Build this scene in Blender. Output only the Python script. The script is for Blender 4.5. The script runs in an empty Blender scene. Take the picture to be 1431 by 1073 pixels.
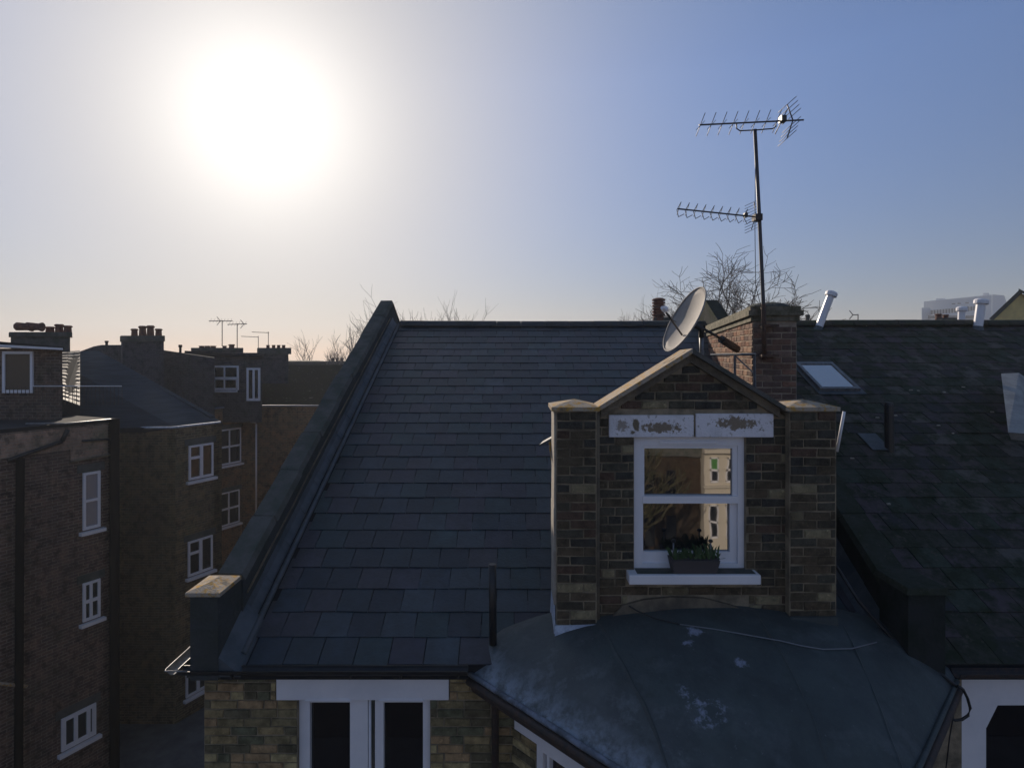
import bpy, bmesh, math, random
from mathutils import Vector, Matrix
R = random.Random(7)
S = bpy.context.scene
F = 860.0; CX = 715.5; HY = 492.0; CZ = 11.0      # focal length in photo pixels, principal column, horizon row, camera height

# ---------------------------------------------------------------- camera
cam = bpy.data.cameras.new('camera'); co = bpy.data.objects.new('camera', cam); S.collection.objects.link(co)
co.location = (0, 0, CZ); co.rotation_euler = (math.radians(90), 0, 0)
cam.sensor_width = 36; cam.lens = F/1431*36; cam.shift_y = -(536.5-HY)/1431
cam.clip_start = .05; cam.clip_end = 3000
S.camera = co

# ---------------------------------------------------------------- sky and sun
SUN_AZ = math.radians(-22.1); SUN_EL = math.radians(19.4)
sd = Vector((math.sin(SUN_AZ)*math.cos(SUN_EL), math.cos(SUN_AZ)*math.cos(SUN_EL), math.sin(SUN_EL)))
W = bpy.data.worlds.new('World'); S.world = W; W.use_nodes = True
nt = W.node_tree; N = nt.nodes; L = nt.links; N.clear()
out = N.new('ShaderNodeOutputWorld'); bg = N.new('ShaderNodeBackground'); sky = N.new('ShaderNodeTexSky')
sky.sky_type = 'NISHITA'; sky.sun_disc = False; sky.sun_elevation = SUN_EL; sky.sun_rotation = SUN_AZ
sky.air_density = 1.0; sky.dust_density = .2; sky.ozone_density = 1.5; sky.altitude = 50
bg.inputs['Strength'].default_value = .085
# thicker, greyer air low down: the sky's tint follows the elevation only
tcs = N.new('ShaderNodeTexCoord'); sx = N.new('ShaderNodeSeparateXYZ'); L.new(tcs.outputs['Generated'], sx.inputs[0])
mr = N.new('ShaderNodeMapRange'); mr.inputs[1].default_value = .02; mr.inputs[2].default_value = .40; L.new(sx.outputs[2], mr.inputs[0])
tm = N.new('ShaderNodeMix'); tm.data_type = 'RGBA'; L.new(mr.outputs[0], tm.inputs[0]); tm.inputs[6].default_value = (.465, .43, .56, 1); tm.inputs[7].default_value = (1.0, 1.02, 1.28, 1)
tv = N.new('ShaderNodeMix'); tv.data_type = 'RGBA'; tv.blend_type = 'MULTIPLY'; tv.inputs[0].default_value = 1; tv.clamp_result = False
mr2 = N.new('ShaderNodeMapRange'); mr2.inputs[1].default_value = .42; mr2.inputs[2].default_value = 1; L.new(sx.outputs[2], mr2.inputs[0])
tm2 = N.new('ShaderNodeMix'); tm2.data_type = 'RGBA'; L.new(mr2.outputs[0], tm2.inputs[0]); L.new(tm.outputs[2], tm2.inputs[6]); tm2.inputs[7].default_value = (1.75, 1.6, 1.45, 1)  # sky above the view brightened to lift the shaded foreground
L.new(sky.outputs[0], tv.inputs[6]); L.new(tm2.outputs[2], tv.inputs[7]); L.new(tv.outputs[2], bg.inputs['Color'])
HAZE_N, HAZE_F, HAZE_C = 11, .86, (.73, .665, .56)
# aureole of the hazy air round the sun
tc = N.new('ShaderNodeTexCoord'); dp = N.new('ShaderNodeVectorMath'); dp.operation = 'DOT_PRODUCT'
dp.inputs[1].default_value = sd; L.new(tc.outputs['Generated'], dp.inputs[0])
def pw(e, k):
    m = N.new('ShaderNodeMath'); m.operation = 'MAXIMUM'; m.inputs[1].default_value = 0; L.new(dp.outputs['Value'], m.inputs[0])
    p = N.new('ShaderNodeMath'); p.operation = 'POWER'; p.inputs[1].default_value = e; L.new(m.outputs[0], p.inputs[0])
    q = N.new('ShaderNodeMath'); q.operation = 'MULTIPLY'; q.inputs[1].default_value = k; L.new(p.outputs[0], q.inputs[0]); return q
def glow(e, k, col):
    g = N.new('ShaderNodeBackground'); g.inputs['Color'].default_value = (*col, 1)
    if e: L.new(pw(e, k).outputs[0], g.inputs['Strength'])
    else: g.inputs['Strength'].default_value = k
    return g
hz = N.new('ShaderNodeMixShader'); L.new(pw(HAZE_N, HAZE_F).outputs[0], hz.inputs[0]); L.new(bg.outputs[0], hz.inputs[1]); L.new(glow(0, 1, HAZE_C).outputs[0], hz.inputs[2]); cur = hz
for e, k, col in ((105, .49, (1, .98, .96)), (30, .10, (1, .97, .93))):
    a = N.new('ShaderNodeAddShader'); L.new(cur.outputs[0], a.inputs[0]); L.new(glow(e, k, col).outputs[0], a.inputs[1]); cur = a
L.new(cur.outputs[0], out.inputs['Surface'])
sl = bpy.data.lights.new('sun', 'SUN'); so = bpy.data.objects.new('sun', sl); S.collection.objects.link(so)
sl.energy = 5.0; sl.angle = math.radians(.5); sl.color = (1, .86, .70)
so.rotation_euler = sd.to_track_quat('Z', 'Y').to_euler()
S.view_settings.view_transform = 'Standard'; S.view_settings.look = 'None'; S.view_settings.exposure = 0; S.view_settings.gamma = 1
S.view_settings.use_curve_mapping = False
S.render.engine = 'CYCLES'; S.cycles.max_bounces = 6; S.cycles.use_denoising = True

# ---------------------------------------------------------------- helpers
def P(x, y, d):            # a point of the place seen at photo pixel (x, y) from the camera, d metres off
    return Vector(((x-CX)*d/F, d, CZ+(HY-y)*d/F))
def XX(x, d): return (x-CX)*d/F
def ZZ(y, d): return CZ+(HY-y)*d/F
def tag(o, label=None, cat=None, group=None, kind=None):
    for k, v in (('label', label), ('category', cat), ('group', group), ('kind', kind)):
        if v: o[k] = v
    return o
def thing(name, label, cat, loc=(0, 0, 0), group=None):
    o = bpy.data.objects.new(name, None); S.collection.objects.link(o); o.location = loc; o.empty_display_size = .2
    return tag(o, label, cat, group)
def link(name, me, parent=None, mats=None):
    o = bpy.data.objects.new(name, me); S.collection.objects.link(o)
    if parent is not None:
        o.parent = parent
        if parent.type == 'EMPTY': o.matrix_parent_inverse = Matrix.Translation(-parent.location)
    return o
class MB:
    def __init__(s): s.v = []; s.f = []; s.m = []; s.uv = []; s.sm = []
    def face(s, pts, mi=0, uv=None, smooth=False):
        i = len(s.v); s.v += [tuple(p) for p in pts]; s.f.append(tuple(range(i, i+len(pts)))); s.m.append(mi)
        s.uv += uv if uv else [(0, 0)]*len(pts); s.sm.append(smooth)
    def hexa(s, b, t, mi=0):          # b, t: four bottom, four top points (counter-clockwise seen from above)
        b = [Vector(p) for p in b]; t = [Vector(p) for p in t]
        def uvf(q):
            u = q[1]-q[0]; ul = u.length or 1; u = u/ul; w = (q[-1]-q[0]); w = w-u*w.dot(u); wl = w.length or 1; w = w/wl
            if abs(u.z) < .5:    # horizontal edge first: bricks laid level, in metres along the wall
                base = q[0].dot(u)
                return [(base+(p-q[0]).dot(u), q[0].z*(1 if abs(w.z) > .5 else 0)+(p-q[0]).dot(w)) for p in q]
            return [((p-q[0]).dot(w), (p-q[0]).dot(u)) for p in q]
        for q in ([b[3], b[2], b[1], b[0]], t, *[[b[i], b[(i+1) % 4], t[(i+1) % 4], t[i]] for i in range(4)]):
            s.face(q, mi, uvf(q))
    def box(s, x0, x1, y0, y1, z0, z1, mi=0):
        c = [(x0, y0), (x1, y0), (x1, y1), (x0, y1)]
        s.hexa([(x, y, z0) for x, y in c], [(x, y, z1) for x, y in c], mi)
    def tube(s, pts, r, n=6, mi=0, caps=True, r1=None):
        pts = [Vector(p) for p in pts]; rings = []
        for i, p in enumerate(pts):
            a = pts[max(i-1, 0)]; b = pts[min(i+1, len(pts)-1)]; t = (b-a).normalized()
            up = Vector((0, 0, 1)) if abs(t.z) < .9 else Vector((1, 0, 0))
            u = t.cross(up).normalized(); w = u.cross(t)
            rr = r if r1 is None else r+(r1-r)*i/(len(pts)-1)
            rings.append([p+(u*math.cos(2*math.pi*k/n)+w*math.sin(2*math.pi*k/n))*rr for k in range(n)])
        for i in range(len(rings)-1):
            for k in range(n):
                s.face([rings[i][k], rings[i][(k+1) % n], rings[i+1][(k+1) % n], rings[i+1][k]], mi, smooth=n > 4)
        if caps: s.face(rings[0][::-1], mi); s.face(rings[-1], mi)
    def lathe(s, base, axis, prof, n=16, mi=0):     # prof: (distance along axis, radius)
        base = Vector(base); ax = Vector(axis).normalized(); up = Vector((0, 0, 1)) if abs(ax.z) < .9 else Vector((1, 0, 0))
        u = ax.cross(up).normalized(); w = u.cross(ax)
        rg = [[base+ax*h+(u*math.cos(2*math.pi*k/n)+w*math.sin(2*math.pi*k/n))*r for k in range(n)] for h, r in prof]
        for i in range(len(rg)-1):
            for k in range(n): s.face([rg[i][k], rg[i+1][k], rg[i+1][(k+1) % n], rg[i][(k+1) % n]], mi, smooth=True)
        s.face(rg[-1], mi); s.face(rg[0][::-1], mi)
    def build(s, name, mats, parent=None, weld=False):
        me = bpy.data.meshes.new(name); me.from_pydata(s.v, [], s.f)
        for m in (mats if isinstance(mats, (list, tuple)) else [mats]): me.materials.append(m)
        me.polygons.foreach_set('material_index', s.m); me.polygons.foreach_set('use_smooth', s.sm)
        ul = me.uv_layers.new(name='UVMap'); ul.data.foreach_set('uv', [c for q in s.uv for c in q])
        if weld:
            bm = bmesh.new(); bm.from_mesh(me); bmesh.ops.remove_doubles(bm, verts=bm.verts, dist=1e-5); bm.to_mesh(me); bm.free()
        me.update(); return link(name, me, parent)
def tubeo(name, pts, r, m, parent=None, n=8, r1=None):
    b = MB(); b.tube(pts, r, n, r1=r1); return b.build(name, m, parent, weld=True)
def boxo(name, x0, x1, y0, y1, z0, z1, m, parent=None, bev=0):
    b = MB(); b.box(x0, x1, y0, y1, z0, z1); o = b.build(name, m, parent, weld=True)
    if bev: md = o.modifiers.new('bevel', 'BEVEL'); md.width = bev; md.segments = 2
    return o

# ---------------------------------------------------------------- materials
def mat(name, col, rough=.8, col2=None, scale=6., spread=(.4, .62), bump=0., bscale=60., metal=0., spec=.5, col3=None, s3=1.5, sp3=(.55, .7), stretch=None, detail=6):
    m = bpy.data.materials.new(name); m.use_nodes = True; t = m.node_tree; n = t.nodes; l = t.links
    b = n['Principled BSDF']; b.inputs['Roughness'].default_value = rough; b.inputs['Metallic'].default_value = metal
    b.inputs['Specular IOR Level'].default_value = spec; b.inputs['Base Color'].default_value = (*col, 1)
    g = n.new('ShaderNodeNewGeometry'); src = g.outputs['Position']
    if stretch:
        mp = n.new('ShaderNodeMapping'); mp.inputs['Scale'].default_value = stretch; l.new(src, mp.inputs[0]); src = mp.outputs[0]
    def blend(prev, c, sc, sp):
        no = n.new('ShaderNodeTexNoise'); no.inputs['Scale'].default_value = sc; no.inputs['Detail'].default_value = detail; no.inputs['Roughness'].default_value = .65
        l.new(src, no.inputs['Vector']); r = n.new('ShaderNodeMapRange'); r.inputs[1].default_value = sp[0]; r.inputs[2].default_value = sp[1]
        l.new(no.outputs['Fac'], r.inputs[0]); mx = n.new('ShaderNodeMix'); mx.data_type = 'RGBA'; l.new(r.outputs[0], mx.inputs[0])
        if prev is None: mx.inputs[6].default_value = (*col, 1)
        else: l.new(prev, mx.inputs[6])
        mx.inputs[7].default_value = (*c, 1); return mx.outputs[2]
    o = None
    if col2: o = blend(None, col2, scale, spread)
    if col3: o = blend(o, col3, s3, sp3)
    if o: l.new(o, b.inputs['Base Color'])
    if bump:
        no = n.new('ShaderNodeTexNoise'); no.inputs['Scale'].default_value = bscale; no.inputs['Detail'].default_value = 5
        l.new(g.outputs['Position'], no.inputs['Vector']); bp = n.new('ShaderNodeBump'); bp.inputs['Strength'].default_value = bump; bp.inputs['Distance'].default_value = .01
        l.new(no.outputs['Fac'], bp.inputs['Height']); l.new(bp.outputs[0], b.inputs['Normal'])
    return m
def sc(c, k): return tuple(x*k for x in c)
def brickwall(name, c1, c2, mortar, dirt=(.06, .06, .055), w=.225, h=.075, pale=(.30, .25, .18)):
    m = bpy.data.materials.new(name); m.use_nodes = True; t = m.node_tree; n = t.nodes; l = t.links; b = n['Principled BSDF']
    b.inputs['Roughness'].default_value = .95; b.inputs['Specular IOR Level'].default_value = .15
    uv = n.new('ShaderNodeUVMap'); br = n.new('ShaderNodeTexBrick'); l.new(uv.outputs[0], br.inputs['Vector'])
    br.inputs['Color1'].default_value = (*c1, 1); br.inputs['Color2'].default_value = (*c2, 1); br.inputs['Mortar'].default_value = (*mortar, 1)
    br.inputs['Scale'].default_value = 1; br.inputs['Mortar Size'].default_value = .011; br.inputs['Mortar Smooth'].default_value = .3
    br.inputs['Bias'].default_value = 0; br.inputs['Brick Width'].default_value = w; br.inputs['Row Height'].default_value = h
    cur = br.outputs['Color']
    for scl, lo, hi, c, f in ((.4, .45, .65, dirt, .5), (2.6, .5, .66, sc(c1, 1.5), .6), (9., .65, .71, pale, .6), (5, .5, .62, sc(c2, .4), .75), (1.1, .52, .66, (c1[0]*.5, c1[1]*.85, c1[2]*.7), .3)):
        no = n.new('ShaderNodeTexNoise'); no.inputs['Scale'].default_value = scl; no.inputs['Detail'].default_value = 6; no.inputs['Roughness'].default_value = .7
        mp = n.new('ShaderNodeMapping'); mp.inputs['Scale'].default_value = (1, 2.2 if scl > 10 else .8, 1); mp.inputs['Location'].default_value = (scl, scl*2, 0); l.new(uv.outputs[0], mp.inputs[0]); l.new(mp.outputs[0], no.inputs['Vector'])
        r = n.new('ShaderNodeMapRange'); r.inputs[1].default_value = lo; r.inputs[2].default_value = hi; r.inputs[4].default_value = f; l.new(no.outputs['Fac'], r.inputs[0])
        mx = n.new('ShaderNodeMix'); mx.data_type = 'RGBA'; l.new(r.outputs[0], mx.inputs[0]); l.new(cur, mx.inputs[6]); mx.inputs[7].default_value = (*c, 1); cur = mx.outputs[2]
    l.new(cur, b.inputs['Base Color'])
    bp = n.new('ShaderNodeBump'); bp.inputs['Strength'].default_value = .8; bp.inputs['Distance'].default_value = .012; bp.invert = True
    l.new(br.outputs['Fac'], bp.inputs['Height']); l.new(bp.outputs[0], b.inputs['Normal']); return m
def glass(name, col=(.01, .012, .015), refl=.22, rough=.02):
    m = bpy.data.materials.new(name); m.use_nodes = True; t = m.node_tree; n = t.nodes; l = t.links; b = n['Principled BSDF']
    b.inputs['Base Color'].default_value = (*col, 1); b.inputs['Roughness'].default_value = .9; b.inputs['Specular IOR Level'].default_value = 0
    g = n.new('ShaderNodeBsdfGlossy'); g.inputs['Roughness'].default_value = rough; mx = n.new('ShaderNodeMixShader'); mx.inputs[0].default_value = refl
    no = n.new('ShaderNodeTexNoise'); no.inputs['Scale'].default_value = 2.5; ge = n.new('ShaderNodeNewGeometry'); l.new(ge.outputs['Position'], no.inputs['Vector'])
    bp = n.new('ShaderNodeBump'); bp.inputs['Strength'].default_value = .12; bp.inputs['Distance'].default_value = .004; l.new(no.outputs['Fac'], bp.inputs['Height']); l.new(bp.outputs[0], g.inputs['Normal'])
    l.new(b.outputs[0], mx.inputs[1]); l.new(g.outputs[0], mx.inputs[2]); l.new(mx.outputs[0], n['Material Output'].inputs['Surface']); return m
M = {}
sl_cols = [(.024, .038, .054), (.017, .032, .044), (.034, .035, .052), (.020, .042, .050), (.034, .050, .064), (.015, .025, .037), (.038, .038, .050)]
M['slates'] = [mat('slate_%s' % w, sc(c, .98), .5, sc(c, .72), 9, bump=.35, bscale=35, spec=.5, col3=sc(c, 1.4), s3=2.2) for w, c in zip(('blue', 'teal', 'plum', 'sea', 'pale', 'dark', 'rose'), sl_cols)]
or_cols = [(.052, .050, .044), (.066, .056, .055), (.044, .056, .044), (.072, .058, .066), (.040, .040, .044), (.095, .088, .080)]
M['oldslates'] = [mat('old_slate_%s' % w, c, .9, (.022, .030, .016), 5, (.42, .6), bump=.9, bscale=28, spec=.2, col3=(.085, .075, .065), s3=12, sp3=(.58, .70)) for w, c in zip(('brown', 'grey', 'moss', 'plum', 'dark', 'pale'), or_cols)]
br_cols = [(.115, .092, .062), (.080, .070, .052), (.132, .100, .066), (.19, .155, .095), (.064, .062, .054), (.098, .090, .068), (.32, .265, .16), (.125, .082, .060)]
M['bricks'] = [mat('sooty_brick_%s' % w, c, .95, sc(c, .5), 14, (.38, .66), bump=1., bscale=70, spec=.1, col3=sc(c, 1.7), s3=30, sp3=(.58, .72)) for w, c in zip(('brown', 'dark', 'tan', 'ochre', 'black', 'grey', 'yellow', 'red'), br_cols)]
cb = [(0.285, 0.158, 0.110), (0.209, 0.122, 0.090), (0.342, 0.214, 0.150), (0.152, 0.102, 0.085), (0.257, 0.173, 0.135)]
M['redbricks'] = [mat('red_brick_%s' % w, c, .95, sc(c, .6), 14, (.4, .66), bump=1., bscale=70, spec=.1, col3=sc(c, 1.5), s3=30, sp3=(.6, .72)) for w, c in zip(('red', 'dark', 'rose', 'brown', 'dusty'), cb)]
ub = [(0.391, 0.291, 0.148), (0.287, 0.229, 0.123), (0.437, 0.291, 0.156), (0.172, 0.146, 0.090), (0.529, 0.416, 0.213), (0.184, 0.177, 0.107)]
M['stockbricks'] = [mat('stock_brick_%s' % w, c, .95, sc(c, .5), 12, (.38, .62), bump=1., bscale=70, spec=.1, col3=sc(c, 1.5), s3=30, sp3=(.6, .72)) for w, c in zip(('tan', 'brown', 'rose', 'sooty', 'pale', 'grey'), ub)]
M['mortar'] = mat('old_mortar', (.34, .275, .19), .95, (.15, .125, .09), 5, bump=.8, bscale=90, spec=.1)
M['redmortar'] = mat('pale_mortar', (.42, .34, .26), .95, (.24, .18, .14), 8, bump=.8, bscale=90, spec=.1)
M['fillet'] = mat('cement_fillet', (.21, .17, .12), .95, (.11, .095, .075), 5, bump=1, bscale=50, spec=.1)
M['stone'] = mat('lichen_stone', (.40, .34, .27), .95, (.46, .27, .07), 19, (.50, .60), bump=1, bscale=60, spec=.1, col3=(.13, .12, .10), s3=7, sp3=(.56, .68))
M['cope'] = mat('weathered_coping', (.12, .115, .105), .95, (.07, .078, .065), 4, bump=1, bscale=40, spec=.15, col3=(.12, .11, .10), s3=20, sp3=(.6, .72))
M['lead'] = mat('lead_sheet', (.09, .105, .12), .65, (.055, .07, .08), 5, bump=.4, bscale=14, spec=.4)
M['palelead'] = mat('pale_lead', (.50, .55, .63), .6, (.30, .34, .42), 14, bump=.5, bscale=30)
M['upvc'] = mat('white_upvc', (.82, .80, .82), .35, (.76, .75, .78), 3)
M['paint'] = mat('white_paint', (.82, .79, .80), .6, (.74, .72, .74), 2.5, bump=.15, bscale=30)
M['peeling'] = mat('peeling_paint', (.80, .77, .80), .8, (.45, .42, .40), 30, (.60, .63), bump=.7, bscale=50, col3=(.62, .60, .62), s3=3, sp3=(.5, .7), detail=8)
M['black'] = mat('black_plastic', (.012, .012, .014), .45, (.02, .02, .02), 10)
M['iron'] = mat('dark_iron', (.03, .025, .024), .7, (.06, .035, .025), 20, bump=.3)
M['soot'] = mat('black_cast_iron', (.012, .010, .010), 1, spec=.0)
M['galv'] = mat('galvanised_steel', (.20, .21, .22), .5, (.12, .12, .13), 20, metal=.4)
M['alu'] = mat('aerial_metal', (.07, .07, .08), .5, metal=.5)
M['rust'] = mat('rusty_steel', (.10, .045, .025), .8, (.05, .03, .02), 20, bump=.5)
M['dish'] = mat('dish_enamel', (.36, .33, .30), .8, (.26, .24, .22), 5, (.35, .7))
M['felt'] = mat('roofing_felt', (.066, .082, .081), .65, (.050, .060, .062), 3.5, bump=.7, bscale=26, spec=.35, col3=(.10, .115, .12), s3=2.6, sp3=(.54, .72))
M['chalk'] = mat('chalky_felt', (.12, .15, .19), .8, (.28, .32, .40), 7, (.45, .62), bump=.7, bscale=26, spec=.3, col3=(.06, .07, .07), s3=4, sp3=(.55, .68), detail=9)
M['dark'] = mat('dark_room', (.01, .009, .009), 1)
M['deck'] = mat('roof_deck', (.012, .013, .016), 1)
M['soil'] = mat('planter_plastic', (.07, .06, .06), .8, bump=.3)
M['leaf'] = mat('leaf_green', (.05, .10, .03), .6, (.03, .06, .02), 30)
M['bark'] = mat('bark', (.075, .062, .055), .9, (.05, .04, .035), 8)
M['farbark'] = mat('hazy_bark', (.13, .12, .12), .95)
M['terracotta'] = mat('terracotta', (.21, .085, .05), .85, (.09, .045, .035), 9, bump=.4)
M['glass'] = glass('window_glass', refl=.34)
M['darkglass'] = glass('dark_window_glass', (.012, .009, .009), .09)
M['farglass'] = glass('far_window_glass', (.02, .022, .026), .12)
M['paleglass'] = glass('pale_window_glass', (.22, .23, .28), .12)  # even grey-blue base under a weak mirror, for the lighter panes
M['skyglass'] = glass('skylight_glass', (.02, .03, .04), .75, .08)
M['wall_a'] = brickwall('brick_wall_brown', (.17, .105, .075), (.085, .060, .052), (.26, .20, .16))
M['wall_b'] = brickwall('brick_wall_olive', (.21, .145, .075), (.10, .080, .045), (.28, .23, .155))
M['wall_c'] = brickwall('brick_wall_rust', (.26, .135, .065), (.12, .080, .045), (.30, .23, .15), pale=(.42, .35, .25))
M['wall_up'] = brickwall('brick_wall_dark', (.08, .075, .085), (.06, .06, .07), (.12, .115, .12))
M['wall_opp'] = brickwall('brick_wall_opposite', (.05, .035, .022), (.08, .05, .03), (.06, .05, .04))
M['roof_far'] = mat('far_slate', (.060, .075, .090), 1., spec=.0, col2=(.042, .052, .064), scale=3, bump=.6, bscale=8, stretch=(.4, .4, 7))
M['glint'] = mat('glint_slate', (.20, .17, .15), .7, (.05, .05, .05), 7, (.42, .58), bump=.8, bscale=12, spec=.35)  # pale warm patches put the sun's glint into the slate colour
M['office'] = mat('office_cladding', (.60, .62, .64), .8)
M['officeglass'] = mat('office_glass', (.03, .035, .05), .6)
M['ochre'] = mat('ochre_render', (.80, .60, .24), .9, (.62, .47, .20), 2)
M['cream'] = mat('cream_stucco', (.56, .50, .41), .8)
M['green'] = mat('green_blind', (.07, .22, .05), .7)
M['tarmac'] = mat('tarmac', (.05, .05, .052), .9, (.035, .035, .037), 3, bump=.5)
M['paving'] = mat('yard_paving', (.12, .125, .13), .9, (.07, .075, .08), 1.5, bump=.6, bscale=10)

# ---------------------------------------------------------------- ground
b = MB(); b.face([(-500, -120, 0), (500, -120, 0), (500, 600, 0), (-500, 600, 0)])
tag(b.build('ground', M['paving']), kind='structure')
b = MB(); b.box(-60, 60, -17, -7, .004, .02); tag(b.build('road', M['tarmac']), kind='structure')

# ================================================================ MAIN HOUSE
TAN = .4643; YE = 5.1; ZE = CZ-2.591; EC = .2462; ER = .1143; YR = YE+27*EC; TH = math.atan(TAN); E = math.hypot(EC, ER)
def zr(y): return ZE+TAN*(y-YE)
def xl(y): return -2.215+.014*(y-5.5)          # left edge of the slates
def parx(y): return -2.62+.0145*(y-5.5)        # outer face of the left parapet
def rpx(y): return 3.20+.069*(y-5.2)           # inner face of the right parapet
house = thing('terraced_house', 'brick end house with smooth blue-grey slate roof, gabled dormer and felt roofed bay', 'house', (0.4, 5.2, 0))
nbr = thing('terraced_house', 'neighbouring house with mossy dark slate roof, skylight and white painted front', 'house', (6, 5.2, 0))

# --- slate fields
slate_me = []
def slate_meshes(mats, w, seed):
    rr = random.Random(seed); res = []
    for m in mats:
        for k in range(2):
            b = MB(); t = .010; Ls = E*1.5
            c = [(-w/2, 0), (w/2, 0), (w/2, Ls), (-w/2, Ls)]
            j = [rr.uniform(-.004, .004) for _ in range(4)]
            b.hexa([(x, y+(j[i] if i < 2 else 0), 0) for i, (x, y) in enumerate(c)], [(x, y+(j[i] if i < 2 else 0), t) for i, (x, y) in enumerate(c)])
            me = bpy.data.meshes.new('slate'); me.from_pydata(b.v, [], b.f); me.materials.append(m)
            bm = bmesh.new(); bm.from_mesh(me); bmesh.ops.remove_doubles(bm, verts=bm.verts, dist=1e-5); bm.to_mesh(me); bm.free(); res.append(me)
    return res
def proj(p): return CX+F*p.x/p.y, HY-F*(p.z-CZ)/p.y
def inpoly(x, y, q):
    c = False
    for i in range(len(q)):
        x0, y0 = q[i]; x1, y1 = q[i-1]
        if (y0 > y) != (y1 > y) and x < (x1-x0)*(y-y0)/(y1-y0)+x0: c = not c
    return c
DORM = [(772, 560), (835, 560), (962, 484), (1000, 505), (988, 455), (1060, 425), (1118, 428), (1116, 560), (1170, 562), (1172, 900), (772, 900)]
def place_pieces(cells, limit, name, restname, parent):
    """cells: (matrix, mesh, score); the best `limit` become objects, the rest one joined part"""
    cells = sorted(cells, key=lambda c: -c[2]); n = 0; rest = {}
    for mtx, me, s in cells[:limit]:
        o = link(name, me, parent); o.matrix_basis = mtx
    rest = cells[limit:]
    if rest:
        v = []; f = []; mi = []; mats = []; 
        for mtx, me, s in rest:
            m = me.materials[0]
            if m not in mats: mats.append(m)
            i = len(v); v += [tuple(mtx @ q.co) for q in me.vertices]
            for p in me.polygons: f.append(tuple(i+k for k in p.vertices)); mi.append(mats.index(m))
        me = bpy.data.meshes.new(restname); me.from_pydata(v, [], f)
        for m in mats: me.materials.append(m)
        me.polygons.foreach_set('material_index', mi); me.update(); o = link(restname, me, parent); o['kind'] = 'stuff'
def score(p, w, h, hide=True):
    if p.y < .5: return 0
    x, y = proj(p)
    if x < -20 or x > 1451 or y > 1090: return 0
    if hide and inpoly(x, y, DORM): return .001/p.y
    return w*h/p.y**2*(1/p.y if h < .2 else 1)
def slate_field(parent, mats, w, x0f, x1f, seed, jit, limit, name, rows=27, lift=.0):
    rr = random.Random(seed); ms = slate_meshes(mats, w-.008, seed); cells = []
    for k in range(rows):
        y = YE+k*EC-.02; off = (k % 2)*w/2+rr.uniform(-.02, .02); a = x0f(y); c = x1f(y)
        x = math.floor(a/w)*w+off-w
        while x < c+w/2:
            xa = max(x-w/2, a); xb = min(x+w/2, c)
            if xb-xa > .05:
                p = Vector(((xa+xb)/2, y, zr(y)+.016+lift+rr.uniform(0, jit)))
                mt = Matrix.Translation(p) @ Matrix.Rotation(rr.gauss(0, jit*.7), 4, 'Z') @ Matrix.Rotation(TH-math.radians(1.6)+rr.gauss(0, jit), 4, 'X') @ Matrix.Rotation(rr.gauss(0, jit), 4, 'Y') @ Matrix.Diagonal(((xb-xa-.008)/(w-.008), 1, 1, 1))
                cells.append((mt, rr.choice(ms), score(p+Vector((0, .1, .05)), w, E)))
            x += w
    place_pieces(cells, limit, name, 'slate_courses', parent)
def deck(parent, x0f, x1f, m, name='roof'):
    b = MB(); y1 = YR
    b.hexa([(x0f(YE), YE, zr(YE)-.12), (x1f(YE), YE, zr(YE)-.12), (x1f(y1), y1, zr(y1)-.12), (x0f(y1), y1, zr(y1)-.12)],
           [(x0f(YE), YE, zr(YE)), (x1f(YE), YE, zr(YE)), (x1f(y1), y1, zr(y1)), (x0f(y1), y1, zr(y1))])
    yb = YR+6.4; zb = zr(YR)-6.4*TAN
    b.hexa([(x0f(y1), y1+.005, zr(y1)-.12), (x1f(y1), y1+.005, zr(y1)-.12), (x1f(y1), yb, zb-.12), (x0f(y1), yb, zb-.12)],
           [(x0f(y1), y1+.005, zr(y1)), (x1f(y1), y1+.005, zr(y1)), (x1f(y1), yb, zb), (x0f(y1), yb, zb)])
    return b.build(name, m, parent)
roof = deck(house, lambda y: parx(y)+.05, lambda y: rpx(y)+.1, M['deck'])
slate_field(roof, M['slates'], .29, xl, lambda y: rpx(y), 3, .0030, 300, 'slate')
nroof = deck(nbr, lambda y: rpx(y)+.2, lambda y: 14.5, M['deck'])
slate_field(nroof, M['oldslates'], .30, lambda y: rpx(y)+.3, lambda y: 12.0 if y > 8.5 else 7.5, 5, .006, 300, 'slate')
# ridge tiles
def ridge(parent, x0, x1, m, ln=.46, sag=0):
    n = int((x1-x0)/ln); me = None
    b = MB(); r = .12; pr = [(math.cos(a)*r*1.1, math.sin(a)*r-.035) for a in [math.radians(8+i*164/8) for i in range(9)]]
    def strip(p, xa, xb):
        for i in range(len(p)-1): b.face([(xb, p[i][0], p[i][1]), (xb, p[i+1][0], p[i+1][1]), (xa, p[i+1][0], p[i+1][1]), (xa, p[i][0], p[i][1])], smooth=True)
    strip(pr, -ln/2+.004, ln/2-.004); inner = [(y*.86, z-.014) for y, z in pr]
    for s in (-1, 1):
        X = s*(ln/2-.004)
        for i in range(len(pr)-1):
            q = [(X, *pr[i]), (X, *pr[i+1]), (X, *inner[i+1]), (X, *inner[i])]; b.face(q if s < 0 else q[::-1])
    o0 = b.build('ridge_tile', m, parent)
    for k in range(n+1):
        o = o0 if k == 0 else link('ridge_tile', o0.data, parent)
        x = x0+ln*(k+.5); o.matrix_basis = Matrix.Translation((x, YR, zr(YR)+.02+R.uniform(0, .006)+sag*math.sin(k/n*3.1))) @ Matrix.Rotation(R.gauss(0, .012), 4, 'Z')
M['ridge'] = mat('ridge_clay', (.055, .06, .068), .8, (.035, .042, .038), 5, bump=.6)
ridge(roof, -2.13, 3.5, M['ridge'], sag=-.01)
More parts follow.
